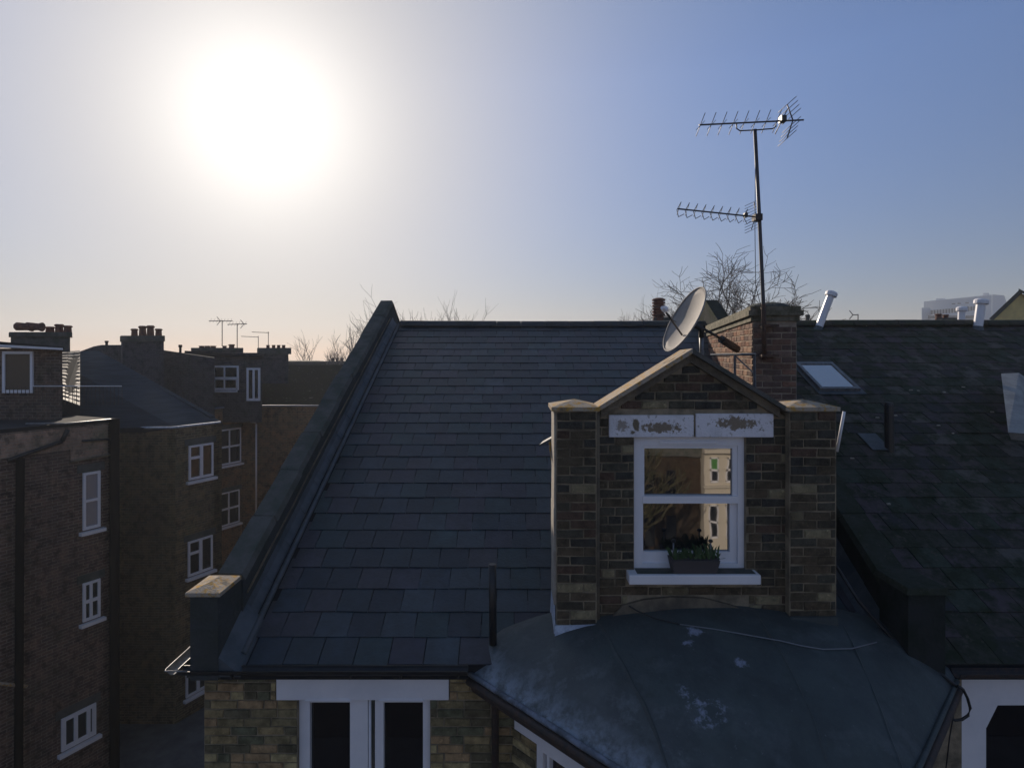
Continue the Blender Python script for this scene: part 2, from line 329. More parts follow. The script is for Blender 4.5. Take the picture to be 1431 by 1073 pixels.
M['mossridge'] = mat('mossy_ridge', (.045, .042, .036), .95, (.03, .04, .02), 6, bump=1.2, bscale=20)
ridge(nroof, 3.95, 12.5, M['mossridge'], .42, sag=.015)

# --- left parapet
def parapet(parent, fx0, w, h, y0, y1, name, m, face, n_st, kneel, down=6):
    """raking party wall with coping stones as separate pieces"""
    b = MB(); A = [(fx0(y0)+.02, y0), (fx0(y0)+w-.02, y0), (fx0(y1)+w-.02, y1), (fx0(y1)+.02, y1)]
    b.hexa([(x, y, zr(y)-.6) for x, y in A], [(x, y, zr(y)+h-.06) for x, y in A])
    yb = y1+5; b.hexa([(A[3][0], y1, zr(y1)-2), (A[2][0], y1, zr(y1)-2), (A[2][0], yb, zr(y1)-4), (A[3][0], yb, zr(y1)-4)],
                      [(A[3][0], y1, zr(y1)+h-.06), (A[2][0], y1, zr(y1)+h-.06), (A[2][0], yb, zr(y1)+h-.06-5*TAN), (A[3][0], yb, zr(y1)+h-.06-5*TAN)])
    pw_ = b.build(name, face, parent)
    for i in range(n_st):
        a = y0+(y1-y0)*i/n_st+.009; c = y0+(y1-y0)*(i+1)/n_st-.009; j = R.uniform(-.009, .009)
        b = MB(); q = [(fx0(a)+j, a), (fx0(a)+w+j, a), (fx0(c)+w+j, c), (fx0(c)+j, c)]
        b.hexa([(x, y, zr(y)+h-.06) for x, y in q], [(x+(.03 if k in (0, 3) else -.03), y, zr(y)+h+R.uniform(-.007, .007)) for k, (x, y) in enumerate(q)])
        b.build('coping_stone', m, pw_)
    b = MB(); q = [(fx0(y1), y1+.004), (fx0(y1)+w, y1+.004), (fx0(y1)+w, yb), (fx0(y1), yb)]
    zz = lambda y: zr(y1)+h-TAN*(y-y1)
    b.hexa([(x, y, zz(y)-.06) for x, y in q], [(x+(.03 if k in (0, 3) else -.03), y, zz(y)) for k, (x, y) in enumerate(q)]); b.build('coping_stone', m, pw_)
    return pw_
M['render_dark'] = mat('dark_render', (.055, .060, .064), .95, (.040, .048, .042), 4, bump=1, bscale=30, spec=.15, col3=(.075, .075, .078), s3=9, sp3=(.58, .7))
lp = parapet(house, parx, .27, .49, 5.42, YR, 'parapet_wall', M['cope'], M['render_dark'], 9, True)
# lead flashing stepped down the inside of the parapet and the roll beside the slates
b = MB()
for i in range(14):
    a = 5.42+(YR-5.42)*i/14; c = 5.42+(YR-5.42)*(i+1)/14+.03; o_ = .27
    b.hexa([(parx(a)+o_-.02, a, zr(a)+.03), (parx(a)+o_+.06, a, zr(a)+.03), (parx(c)+o_+.06, c, zr(c)+.02), (parx(c)+o_-.02, c, zr(c)+.02)],
           [(parx(a)+o_-.019, a, zr(a)+.17), (parx(a)+o_+.0, a, zr(a)+.10), (parx(c)+o_+.0, c, zr(c)+.093), (parx(c)+o_-.019, c, zr(c)+.16)])
b.build('lead_flashing', M['lead'], lp)
tubeo('lead_roll', [(xl(y)-.03, y, zr(y)+.04) for y in (5.15, 7, 9, YR)], .028, M['lead'], lp, 8)
tubeo('mortar_line', [(parx(y)+.255, y, zr(y)+.26+R.uniform(-.01, .01)) for y in [5.5+.5*i for i in range(13)]], .012, M['fillet'], lp, 5)
# kneeler block with a pitched stone cap
kx0, kx1 = -2.63, -2.365
boxo('kneeler', kx0+.02, kx1-.02, 4.99, 5.45, CZ-2.66, CZ-1.98, M['render_dark'], lp)
b = MB(); z0 = CZ-1.975; q = [(kx0-.008, 4.965), (kx1+.008, 4.965), (kx1+.008, 5.36), (kx0-.008, 5.36)]
b.hexa([(x, y, z0) for x, y in q], [(x, y, z0+.032) for x, y in q]); m_ = ((kx0+kx1)/2, 5.23, z0+.10)
top = [(x, y, z0+.0321) for x, y in q]
r0 = (m_[0], 5.12, z0+.07); r1 = (m_[0], 5.26, z0+.07)
b.face([top[0], top[1], r0]); b.face([top[1], top[2], r1, r0]); b.face([top[2], top[3], r1]); b.face([top[3], top[0], r0, r1])
b.build('kneeler_cap', M['stone'], lp)
b = MB(); b.hexa([(kx1-.03, 5.0, zr(5.0)+.0), (kx1+.16, 5.0, zr(5.0)+.0), (kx1+.16, 5.5, zr(5.5)), (kx1-.03, 5.5, zr(5.5))],
                 [(kx1-.025, 5.0, zr(5)+.16), (kx1+.14, 5.0, zr(5)+.03), (kx1+.14, 5.5, zr(5.5)+.03), (kx1-.025, 5.5, zr(5.5)+.18)]); b.build('lead_apron', M['lead'], lp)

# --- right parapet
M['cope2'] = mat('mossy_coping', (.050, .054, .046), .95, (.032, .040, .026), 5, bump=1, bscale=30, spec=.05, col3=(.075, .07, .062), s3=18, sp3=(.6, .7))
M['render_dark2'] = mat('sooty_render', (.034, .038, .038), .95, (.022, .028, .022), 4, bump=1, bscale=30, spec=.05)
rp = parapet(house, rpx, .30, .50, 5.35, YR, 'parapet_wall', M['cope2'], M['render_dark2'], 8, False)
boxo('kneeler', 3.2, 3.5, 4.97, 5.36, CZ-2.75, CZ-1.95, M['render_dark2'], rp)
b = MB(); b.hexa([(3.17, 4.94, CZ-1.95), (3.53, 4.94, CZ-1.95), (3.53, 5.4, CZ-1.95), (3.17, 5.4, CZ-1.95)], [(3.19, 4.96, CZ-1.90), (3.51, 4.96, CZ-1.90), (3.51, 5.4, CZ-1.90), (3.19, 5.4, CZ-1.90)]); b.build('kneeler_cap', M['cope2'], rp)
b = MB()
for i in range(8):
    a = 5.3+(8.4-5.3)*i/8; c = a+.42
    b.hexa([(rpx(a)+.02, a, zr(a)+.03), (rpx(a)-.12, a, zr(a)+.03), (rpx(c)-.12, c, zr(c)+.02), (rpx(c)+.02, c, zr(c)+.02)][::-1],
           [(rpx(a)+.019, a, zr(a)+.19), (rpx(a)-.06, a, zr(a)+.07), (rpx(c)-.06, c, zr(c)+.06), (rpx(c)+.019, c, zr(c)+.18)][::-1])
b.build('lead_flashing', M['lead'], rp)

# --- bricks
BH = .0747
def brick_meshes(mats, depth, seed):
    rr = random.Random(seed); res = []
    for m in mats:
        for k in range(2):
            j = lambda: rr.uniform(-.0045, .0045)
            vs = [(x+j(), y, z+j()) for x, y in ((-.5*.2, -depth), (.5*.2, -depth), (.5*.2, .02), (-.5*.2, .02)) for z in (0, .0625)]
            me = bpy.data.meshes.new('brick')
            bm = bmesh.new(); V = [bm.verts.new(v) for v in vs]
            for f in ((0, 2, 3, 1), (2, 4, 5, 3), (4, 6, 7, 5), (6, 0, 1, 7), (1, 3, 5, 7), (0, 6, 4, 2)): bm.faces.new([V[i] for i in f])
            fe = [e for e in bm.edges if all(abs(v.co.y+depth) < 1e-4 for v in e.verts)]
            bmesh.ops.bevel(bm, geom=fe, offset=.005, segments=1, affect='EDGES')
            bm.to_mesh(me); bm.free(); me.materials.append(m); res.append(me)
    return res
def bricks(p0, ud, length, z0, z1, mats, seed, test=None, depth=.012, zbias=None, bond='mix'):
    """courses on a face: p0 plan point, ud unit direction along the face (face looks to ud rotated -90 deg); returns cells"""
    rr = random.Random(seed); ms = brick_meshes(mats, depth, seed); cells = []; ud = Vector((ud[0], ud[1])).normalized(); ang = math.atan2(ud.y, ud.x)
    n = int((z1-z0)/BH); 
    for k in range(n):
        z = z0+k*BH; x = [0, -.112, -.056, -.168][k % 4 if bond == 'mix' else k % 2]; 
        while x < length:
            ln = .225 if rr.random() > (.18 if bond == 'mix' else .03) else .1125
            a = max(x, 0); c = min(x+ln, length); x += ln
            if c-a < .04: continue
            segs = [(a, c)] if test is None else test(a, c, z+.01, z+BH-.01)
            for a, c in segs:
                if c-a < .035: continue
                px = p0[0]+ud.x*(a+c)/2; py = p0[1]+ud.y*(a+c)/2
                mt = Matrix.Translation((px, py, z+rr.uniform(-.002, .002))) @ Matrix.Rotation(ang+rr.gauss(0, .006), 4, 'Z') @ Matrix.Diagonal(((c-a-.013)/.2, 1+rr.uniform(-.25, .25), 1, 1))
                me = ms[rr.randrange(len(ms))] if zbias is None else ms[zbias(z, rr, len(ms))]
                cells.append((mt, me, score(Vector((px, py, z)), c-a, BH, False)))
    return cells
house_cells = []

def clip_rects(rects):
    def t(a, c, z0, z1):
        segs = [(a, c)]
        for ra, rb, rz0, rz1 in rects:
            if z1 < rz0 or z0 > rz1: continue
            ns = []
            for s, e in segs:
                if e <= ra or s >= rb: ns.append((s, e)); continue
                if s < ra: ns.append((s, ra))
                if e > rb: ns.append((rb, e))
            segs = ns
        return segs
    return t

# --- dormer
YW = 5.20; YP = 5.11
dx0, dx1 = .70, 2.335
AP = (1.495, CZ+.03); FT = CZ-.452
def slope_z(x): return AP[1]-abs(x-AP[0])*(AP[1]-FT)/(AP[0]-.715)
b = MB(); zb = CZ-2.75
prof = [(dx0, zb), (dx1, zb), (dx1, slope_z(dx1)-.07), (AP[0], AP[1]-.07), (dx0, slope_z(dx0)-.07)]
# wall slab built round the window opening
wx0, wx1, wz0, wz1 = XX(886, YW), XX(1042, YW), ZZ(797, YW), ZZ(610, YW)
def slab(pl, y0, y1, m, name, parent):
    b = MB(); b.face([(x, y0, z) for x, z in pl]); b.face([(x, y1, z) for x, z in pl][::-1])
    for i in range(len(pl)): (xa, za), (xc, zc) = pl[i], pl[(i+1) % len(pl)]; b.face([(xa, y1, za), (xc, y1, zc), (xc, y0, zc), (xa, y0, za)])
    return b, name, m, parent
dw = MB()
def addslab(pl, y0, y1):
    dw.face([(x, y0, z) for x, z in pl]); dw.face([(x, y1, z) for x, z in pl][::-1])
    for i in range(len(pl)): (xa, za), (xc, zc) = pl[i], pl[(i+1) % len(pl)]; dw.face([(xa, y1, za), (xc, y1, zc), (xc, y0, zc), (xa, y0, za)])
addslab([(dx0, zb), (dx1, zb), (dx1, wz0), (dx0, wz0)], YW, YW+.24)
addslab([(dx0, wz0), (wx0, wz0), (wx0, wz1), (dx0, wz1)], YW, YW+.24)
addslab([(wx1, wz0), (dx1, wz0), (dx1, wz1), (wx1, wz1)], YW, YW+.24)
addslab([(dx0, wz1), (dx1, wz1), (dx1, slope_z(dx1)-.07), (AP[0], AP[1]-.07), (dx0, slope_z(dx0)-.07)], YW, YW+.24)
dwall = dw.build('dormer_wall', M['mortar'], house)
lx0, lx1, lz0, lz1 = XX(851, 5.18), XX(1081, 5.18), ZZ(611, 5.18), ZZ(579, 5.18)
def dtest(a, c, z0, z1):
    a += dx0; c += dx0
    def half(z): return (AP[1]-.085-z)/((AP[1]-FT)/(AP[0]-.715))
    h = half(z1)
    a = max(a, AP[0]-h); c = min(c, AP[0]+h)
    if c <= a: return []
    s = clip_rects([(wx0, wx1, wz0-.02, wz1+.02), (lx0, lx1, lz0+.015, lz1-.015), (XX(878, 5.1), XX(1064, 5.1), ZZ(816, 5.15), ZZ(800, 5.1)), (.98, 2.0, CZ-2.6, CZ-2.09)])(a, c, z0, z1)
    return [(p-dx0, q-dx0) for p, q in s]
def lowyellow(zl):
    def f(z, rr, n):
        if z < zl: return rr.choice([0, 1, 4, 5, 6, 7, 12, 13, 10, 11, 14, 2])
        return rr.choice([0, 1, 2, 3, 8, 9, 10, 11, 2, 3, 8, 4, 14, 15, 1, 0]) if rr.random() > .06 else rr.choice([6, 7, 12, 13])
    return f
dwall_cells = bricks((dx0, YW), (1, 0), dx1-dx0, CZ-2.42, AP[1], M['bricks'], 21, dtest, zbias=lowyellow(CZ-2.0))
# piers
piers = []
PZ0, PZ1 = CZ-2.62, ZZ(574, YP)
pier_cells = []
for i, (a, c) in enumerate(((XX(777, YP), XX(834, YP)), (XX(1103, YP), XX(1168.5, YP)))):
    p = boxo('pier', a, c, YP, 5.48, PZ0, PZ1, M['mortar'], house)
    lo = CZ-2.33 if i == 0 else CZ-2.26
    n = int((PZ1-lo)/BH); lo = PZ1-n*BH-.004
    cells = bricks((a+.004, YP), (1, 0), c-a-.008, lo, PZ1, M['bricks'], 31+i, depth=.011, zbias=lowyellow(CZ-1.95 if i == 0 else CZ-1.3), bond='alt')
    pier_cells.append((p, cells)); piers.append(p)
    b = MB(); o_ = .04; q = [(a-o_, YP-.03), (c+o_*.5, YP-.03), (c+o_*.5, 5.52), (a-o_, 5.52)]
    b.hexa([(x, y, PZ1) for x, y in q], [(x, y, PZ1+.032) for x, y in q]); t = [(x, y, PZ1+.0322) for x, y in q]; ap = ((a+c)/2, 5.29, PZ1+.085)
    for k in range(4): b.face([t[k], t[(k+1) % 4], ap])
    b.build('pier_cap', M['stone'], p)
a = XX(834, YP)
tubeo('mortar_fillet', [(a+.012, YP+.05, CZ-2.3), (a+.010, YP+.045, CZ-1.6), (a+.013, YP+.05, CZ-.95), (a+.01, YP+.05, CZ-.47)], .022, M['fillet'], piers[0], 6)
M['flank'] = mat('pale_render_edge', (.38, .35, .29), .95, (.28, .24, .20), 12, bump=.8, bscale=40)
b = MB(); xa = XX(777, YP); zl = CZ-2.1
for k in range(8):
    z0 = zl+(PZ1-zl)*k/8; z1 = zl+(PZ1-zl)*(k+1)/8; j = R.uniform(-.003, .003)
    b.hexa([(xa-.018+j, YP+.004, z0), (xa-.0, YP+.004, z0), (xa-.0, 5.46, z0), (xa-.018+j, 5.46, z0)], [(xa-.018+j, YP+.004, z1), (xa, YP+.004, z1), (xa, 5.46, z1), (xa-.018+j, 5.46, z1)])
b.build('sunlit_render_flank', M['flank'], piers[0])  # pale render, its colour lightened for the sun on the pier's left side
# lead at pier feet
b = MB(); x0, x1 = XX(777, 5.07), XX(837, 5.07)
b.hexa([(x0-.01, 5.07, ZZ(889, 5.07)), (x1, 5.07, ZZ(886, 5.07)), (x1, 5.12, ZZ(888, 5.1)), (x0-.01, 5.2, ZZ(888, 5.1))], [(x0-.005, 5.09, ZZ(874, 5.09)), (x1, 5.09, ZZ(872, 5.09)), (x1, 5.12, ZZ(871, 5.12)), (x0-.005, 5.2, ZZ(871, 5.12))]); b.build('lead_apron', M['palelead'], piers[0])
b = MB(); x0 = XX(776, YP)
b.hexa([(x0-.014, 5.10, CZ-2.4), (x0-.002, 5.09, CZ-2.4), (x0-.002, 5.5, CZ-2.35), (x0-.02, 5.5, CZ-2.35)], [(x0-.005, 5.11, CZ-2.1), (x0-.002, 5.10, CZ-2.1), (x0-.002, 5.46, CZ-2.05), (x0-.01, 5.46, CZ-2.05)]); b.build('lead_soaker', M['palelead'], piers[0])
boxo('felt_apron', XX(1105, 5.08), XX(1171, 5.08), 5.075, 5.3, CZ-2.5, ZZ(862, 5.08), M['felt'], piers[1])
tubeo('white_pipe', [(XX(1169.5, 5.4)+.01, 5.3, ZZ(575, 5.3)), (XX(1169.5, 5.3)+.0, 5.3, ZZ(631, 5.3))], .013, M['paint'], piers[1])
# gable coping
for s in (-1, 1):
    n = 3
    for k in range(n):
        xa = AP[0]+s*(.0+(.80)*k/n)+s*(0 if k == 0 else .002); xc = AP[0]+s*((.80)*(k+1)/n)
        b = MB(); a_, c_ = (xa, xc) if s > 0 else (xc, xa)
        q = [(a_, 5.09), (c_, 5.09), (c_, 5.47), (a_, 5.47)]
        b.hexa([(x, y, slope_z(x)-.040) for x, y in q], [(x, y, slope_z(x)+(.0 if y < 5.2 else -.01)) for x, y in q]); b.build('coping_stone', M['stone'] if s < 0 else M['cope'], dwall)  # paler stone carries the sun on the left slope, darker coping the right
    b = MB(); a_, c_ = sorted((AP[0], AP[0]+s*.75)); q = [(a_, 5.15), (c_, 5.15), (c_, 5.2), (a_, 5.2)]
    b.hexa([(x, y, slope_z(x)-.115) for x, y in q], [(x, y, slope_z(x)-.0405) for x, y in q]); b.build('mortar_fillet', M['fillet'], dwall)
# dormer roof running back, skew like the plots
sk = .255
def dr(x, y, dz=-.07): return (x+sk*(y-5.45), y, slope_z(x)+dz)
b = MB()
for s in (-1, 1):
    xe = AP[0]+s*.98; y1 = 9.6 
    q = [dr(AP[0], 5.45), dr(xe, 5.45), dr(xe, y1), dr(AP[0], y1+.8)]
    if s < 0: q = [q[1], q[0], q[3], q[2]]
    b.hexa([Vector(p)-Vector((0, 0, .07)) for p in q], q)
b.build('dormer_roof', M['slates'][5], house)
b = MB(); q = [(.52, 5.44), (2.47, 5.44), (2.47+sk*3.6, 9.04), (.52+sk*3.6, 9.04)]
b.hexa([(x, y, CZ-2.5) for x, y in q], [(x, y, CZ-.72) for x, y in q]); b.build('dormer_cheek', M['lead'], house)
b = MB(); y0 = 5.5
b.hexa([P(753, 624, y0), P(778, 612, y0), P(782, 606, 5.8), P(757, 619, 5.8)], [P(754, 621, y0), P(778, 608, y0), P(782, 603, 5.8), P(759, 616, 5.8)]); b.build('dormer_eave', M['lead'], house)
b = MB(); b.hexa([P(771, 652, 5.52), P(777, 654, 5.52), P(777, 652, 5.7), P(772, 650, 5.7)], [P(766, 617, 5.52), P(777, 612, 5.52), P(777, 611, 5.7), P(768, 615, 5.7)]); b.build('flashing_tail', M['stone'], house)
def spots(m, lst, col, s=14, wob=.2, soft=.02, col2=None):
    t = m.node_tree; n = t.nodes; l = t.links; b = n['Principled BSDF']; cur = b.inputs['Base Color'].links[0].from_socket
    g = n.new('ShaderNodeNewGeometry'); no = n.new('ShaderNodeTexNoise'); no.inputs['Scale'].default_value = s; no.inputs['Detail'].default_value = 9; no.inputs['Roughness'].default_value = .72; l.new(g.outputs['Position'], no.inputs['Vector'])
    for x, y, z, ax, az, r, f in lst:
        mp = n.new('ShaderNodeMapping'); mp.vector_type = 'TEXTURE'; mp.inputs['Location'].default_value = (x, y, z); mp.inputs['Scale'].default_value = (ax, 1, az); l.new(g.outputs['Position'], mp.inputs[0])
        ln = n.new('ShaderNodeVectorMath'); ln.operation = 'LENGTH'; l.new(mp.outputs[0], ln.inputs[0])
        a = n.new('ShaderNodeMath'); a.operation = 'MULTIPLY_ADD'; l.new(no.outputs['Fac'], a.inputs[0]); a.inputs[1].default_value = wob; l.new(ln.outputs['Value'], a.inputs[2])
        q = n.new('ShaderNodeMapRange'); q.inputs[1].default_value = r+wob*.5+soft; q.inputs[2].default_value = r+wob*.5-soft; q.inputs[4].default_value = f; l.new(a.outputs[0], q.inputs[0])
        mx = n.new('ShaderNodeMix'); mx.data_type = 'RGBA'; l.new(q.outputs[0], mx.inputs[0]); l.new(cur, mx.inputs[6]); mx.inputs[7].default_value = (*col, 1); cur = mx.outputs[2]
    l.new(cur, b.inputs['Base Color'])
def LP(x, y): return XX(x, 5.175), 5.175, ZZ(y, 5.175)
spots(M['peeling'], [(*LP(889, 594), .5, .9, .055, 1), (*LP(884, 604), .8, .5, .03, 1)], (.17, .135, .09), 22, .09, .006)
spots(M['peeling'], [(*LP(868, 594), 1, .8, .05, .75), (*LP(925, 597), 2.6, .7, .06, .95), (*LP(1030, 591), 2.4, .75, .06, .95), (*LP(1062, 600), 1, .4, .02, .8)], (.22, .165, .105), 30, .30, .006)
# lintel in two cracked lengths, plaster tail below
for a, c in ((851, 969.5), (972.5, 1081)):
    boxo('lintel', XX(a, 5.18), XX(c, 5.18), 5.175, 5.3, ZZ(611, 5.18), ZZ(580 if a < 900 else 578, 5.18), M['peeling'], dwall, .006)
# mortar bed below sill
pts = [(XX(x, 5.17), ZZ(y, 5.17)) for x, y in ((845, 872), (870, 846), (900, 838), (940, 834), (985, 836), (1020, 845), (1060, 858), (1100, 868), (1100, 890), (845, 890))]
b = MB(); b.face([(x, 5.165, z) for x, z in pts][::-1]); 
for i in range(len(pts)): (xa, za), (xc, zc) = pts[i-1], pts[i]; b.face([(xa, 5.165, za), (xc, 5.165, zc), (xc, 5.21, zc), (xa, 5.21, za)])
b.build('mortar_skirt', M['fillet'], dwall)

# --- dormer window
win = MB(); YG = 5.285
def wx(x): return XX(x, 5.26)
def wz(y): return ZZ(y, 5.26)
fr = MB()
fr.box(wx(885), wx(897), 5.235, 5.33, wz(798), wz(609)); fr.box(wx(1030), wx(1043), 5.235, 5.33, wz(798), wz(609)); fr.box(wx(897), wx(1030), 5.236, 5.33, wz(622), wz(609))
fr.box(wx(897), wx(1030), 5.234, 5.33, wz(798), wz(786))
dwin = fr.build('dormer_window', M['upvc'], house)
b = MB(); b.box(wx(897), wx(900), 5.25, 5.31, wz(694), wz(622)); b.box(wx(1023), wx(1030), 5.25, 5.31, wz(694), wz(622)); b.box(wx(900), wx(1023), 5.25, 5.31, wz(626), wz(622)); b.box(wx(897), wx(1030), 5.228, 5.31, wz(702), wz(692))
b.build('upper_sash', M['upvc'], dwin)
b = MB(); b.box(wx(897), wx(899), 5.265, 5.325, wz(786), wz(702.2)); b.box(wx(1020), wx(1030), 5.265, 5.325, wz(786), wz(702.2)); b.box(wx(899), wx(1020), 5.265, 5.325, wz(786), wz(771))
b.build('lower_sash', M['upvc'], dwin)
boxo('trickle_vent', wx(920), wx(1001), 5.222, 5.236, wz(619), wz(615.5), M['upvc'], dwin)
boxo('pane', wx(899), wx(1024), 5.275, 5.281, wz(693), wz(624.5), M['glass'], dwin)
boxo('pane', wx(898), wx(1021), 5.295, 5.301, wz(772), wz(701), M['glass'], dwin)
boxo('window_sill', XX(879, 5.08), XX(1063, 5.08), 5.07, 5.28, ZZ(816.5, 5.08), ZZ(803, 5.08), M['paint'], dwin, .008)
boxo('sill_slope', XX(889, 5.15), XX(1053, 5.15), 5.10, 5.3, ZZ(802.8, 5.08), ZZ(800, 5.12), M['cope'], dwin)

# --- facade under the eave
b = MB(); WZ = CZ-2.60
wl = -2.6
ox0, ox1, oz1 = XX(416, YW), XX(601, YW), ZZ(976, YW)
oz0 = CZ-4.5
for a, c, z0, z1 in ((wl, ox0, 0, WZ), (ox1, 3.8, 0, WZ), (ox0, ox1, oz1, WZ), (ox0, ox1, 0, oz0)): b.box(a, c, YW, YW+.25, z0, z1)
b.box(wl, wl+.25, YW+.25, 17, 0, WZ); 
fw = b.build('front_wall', M['mortar'], house)
px0, px1, pz0, pz1 = XX(386, YW-.02), XX(627, YW-.02), ZZ(978, YW-.02), CZ-2.63
t = clip_rects([(ox0-wl, ox1-wl, oz0, oz1+.01), (px0-wl-.005, px1-wl+.005, pz0, pz1)])
fw_cells = bricks((wl, YW), (1, 0), 0-wl+.03, CZ-2.63-20*BH, CZ-2.63, M['stockbricks'], 51, t, depth=.013)
panel = boxo('lintel_panel', px0, px1, YW-.02, YW+.02, pz0, pz1, M['paint'], fw, .003)
boxo('eave_board', -2.45, -.4, 5.10, 5.13, CZ-2.66, CZ-2.605, M['paint'], house)
boxo('soffit', -2.58, 3.8, 5.13, 5.24, CZ-2.63, CZ-2.60, M['paint'], house)
# window pair
for i, (a, g0, g1, c) in enumerate(((416, 433, 489, 514), (524, 536, 591, 602))):
    yy = YW+.04; X = lambda x: XX(x, yy); zt = ZZ(973, yy)
    b = MB(); b.box(X(a), X(g0), yy, yy+.08, oz0, zt); b.box(X(g1), X(c), yy, yy+.08, oz0, zt); b.box(X(g0), X(g1), yy+.001, yy+.08, ZZ(981, yy), zt); b.box(X(g0), X(g1), yy+.001, yy+.08, oz0, oz0+.08)
    b.box(X(g0), X(g1), yy+.02, yy+.07, CZ-3.85, CZ-3.80)
    w = b.build('sash_window', M['paint'], house)
    boxo('pane', X(g0)-.01, X(g1)+.01, yy+.05, yy+.056, oz0+.02, ZZ(979, yy), M['darkglass'], w)
    # shouldered drip moulding over each light
    b = MB(); y3 = YW-.03
    b.hexa([(XX(g0-8, y3), y3, ZZ(979, y3)), (XX(g1+2, y3), y3, ZZ(979, y3)), (XX(g1+2, y3), YW+.05, ZZ(979, y3)), (XX(g0-8, y3), YW+.05, ZZ(979, y3))],
           [(XX(g0+2, y3), y3+.02, ZZ(972, y3)), (XX(g1-8, y3), y3+.02, ZZ(972, y3)), (XX(g1-8, y3), YW+.05, ZZ(972, y3)), (XX(g0+2, y3), YW+.05, ZZ(972, y3))]); b.build('drip_moulding', M['paint'], w)
boxo('mullion_groove', XX(514, YW+.1), XX(524, YW+.1), YW+.07, YW+.1, oz0, oz1, M['cope'], fw)
boxo('window_head', ox0, ox1, YW+.03, YW+.12, ZZ(975, YW+.03), oz1+.05, M['paint'], fw)
b = MB(); b.box(ox0, ox1, YW+.13, YW+.2, oz0, oz1); b.build('dark_reveal', M['dark'], fw)
tubeo('mullion_bead', [(XX(517, YW+.05), YW+.05, oz0), (XX(517, YW+.05), YW+.05, oz1)], .012, M['paint'], fw)

# --- gutter
def halfround(path, r, name, m, parent, flip=False):
    b = MB(); rings = []
    for (x, y, z), (nx, ny) in path:
        rings.append([(x+nx*math.cos(a)*rr, y+ny*math.cos(a)*rr, z-math.sin(a)*rr) for rr, rng in ((r, range(0, 9)), (r-.006, range(8, -1, -1))) for a in [math.pi*k/8 for k in rng]])
    for i in range(len(rings)-1):
        for k in range(len(rings[0])): b.face([rings[i][k], rings[i+1][k], rings[i+1][(k+1) % 18], rings[i][(k+1) % 18]][::(-1 if flip else 1)], smooth=False)
    b.face(rings[0]); b.face(rings[-1][::-1]); return b.build(name, m, parent)
gu = halfround([((-2.70, 5.015, CZ-2.575), (0, -1)), ((-.36, 5.015, CZ-2.575), (0, -1))], .052, 'gutter', M['black'], house)
halfround([((-2.76, 5.0, CZ-2.573), (-1, 0)), ((-2.76, 5.42, CZ-2.573), (-1, 0))], .05, 'gutter_return', M['galv'], gu, True)
tubeo('gutter_lip', [(-2.62, 4.963, CZ-2.572), (-2.80, 4.965, CZ-2.572), (-2.81, 5.0, CZ-2.572), (-2.81, 5.42, CZ-2.572)], .006, M['galv'], gu)
for x in (325, 490, 640, 560):
    boxo('gutter_bracket', XX(x, 5)-.008, XX(x, 5)+.008, 4.968, 5.11, CZ-2.642, CZ-2.61, M['black'], gu)
b = MB(); b.box(-2.75, -2.62, 5.2, 5.9, CZ-2.75, CZ-2.60); b.build('verge_soffit', M['cope'], house)

# --- vent pipe and downpipe
o = tubeo('vent_pipe', [P(689, 900, 5.22), P(688.5, 840, 5.22), P(688, 788, 5.22)], .032, M['black'], house, 12)
tubeo('down_pipe', [P(692, 1200, 5.13), P(692, 970, 5.13), P(689, 950, 5.1)], .030, M['iron'], house, 12)

# --- bay
E0 = Vector((-.36, 5.12)); E1 = Vector((.85, 3.75)); E2 = Vector((2.42, 3.75)); E3 = Vector((3.62, 5.0)); ZB = CZ-2.68
def edist(p, a, c):
    d = (c-a).normalized(); n = Vector((-d.y, d.x)); return (p-a).dot(n)
def bay_h(x, y):
    p = Vector((x, y)); ds = [edist(p, E0, E1), edist(p, E1, E2), edist(p, E2, E3)]
    k = .07; m = -k*math.log(sum(math.exp(-d/k) for d in ds)); m = max(m, 0)
    return ZB+.50*(1-math.exp(-m/.5))+.05*m
grid = MB(); nx, ny = 90, 44; G = {}
def bxr(y):    # x range of the eave outline at depth y
    t_ = (5.12-y)/(5.12-3.75); xa = E0.x+(E1.x-E0.x)*max(0, t_)
    t2 = (5.0-y)/(5.0-3.75); xb = E3.x+(E2.x-E3.x)*max(0, t2); return xa, xb
from mathutils import noise as mnoise
for j in range(ny+1):
    y = 3.75+(5.40-3.75)*j/ny; xa, xb = bxr(y)
    if y > 5.12: xa = E0.x+(y-5.12)*.9; 
    for i in range(nx+1):
        x = xa+(xb-xa)*i/nx
        G[i, j] = (x, y, bay_h(x, min(y, 5.3))+.010*mnoise.noise(Vector((x*3, y*3, 0)))+.004*mnoise.noise(Vector((x*11, y*11, 0))))
for j in range(ny):
    for i in range(nx): grid.face([G[i, j], G[i+1, j], G[i+1, j+1], G[i, j+1]], 0, smooth=True)
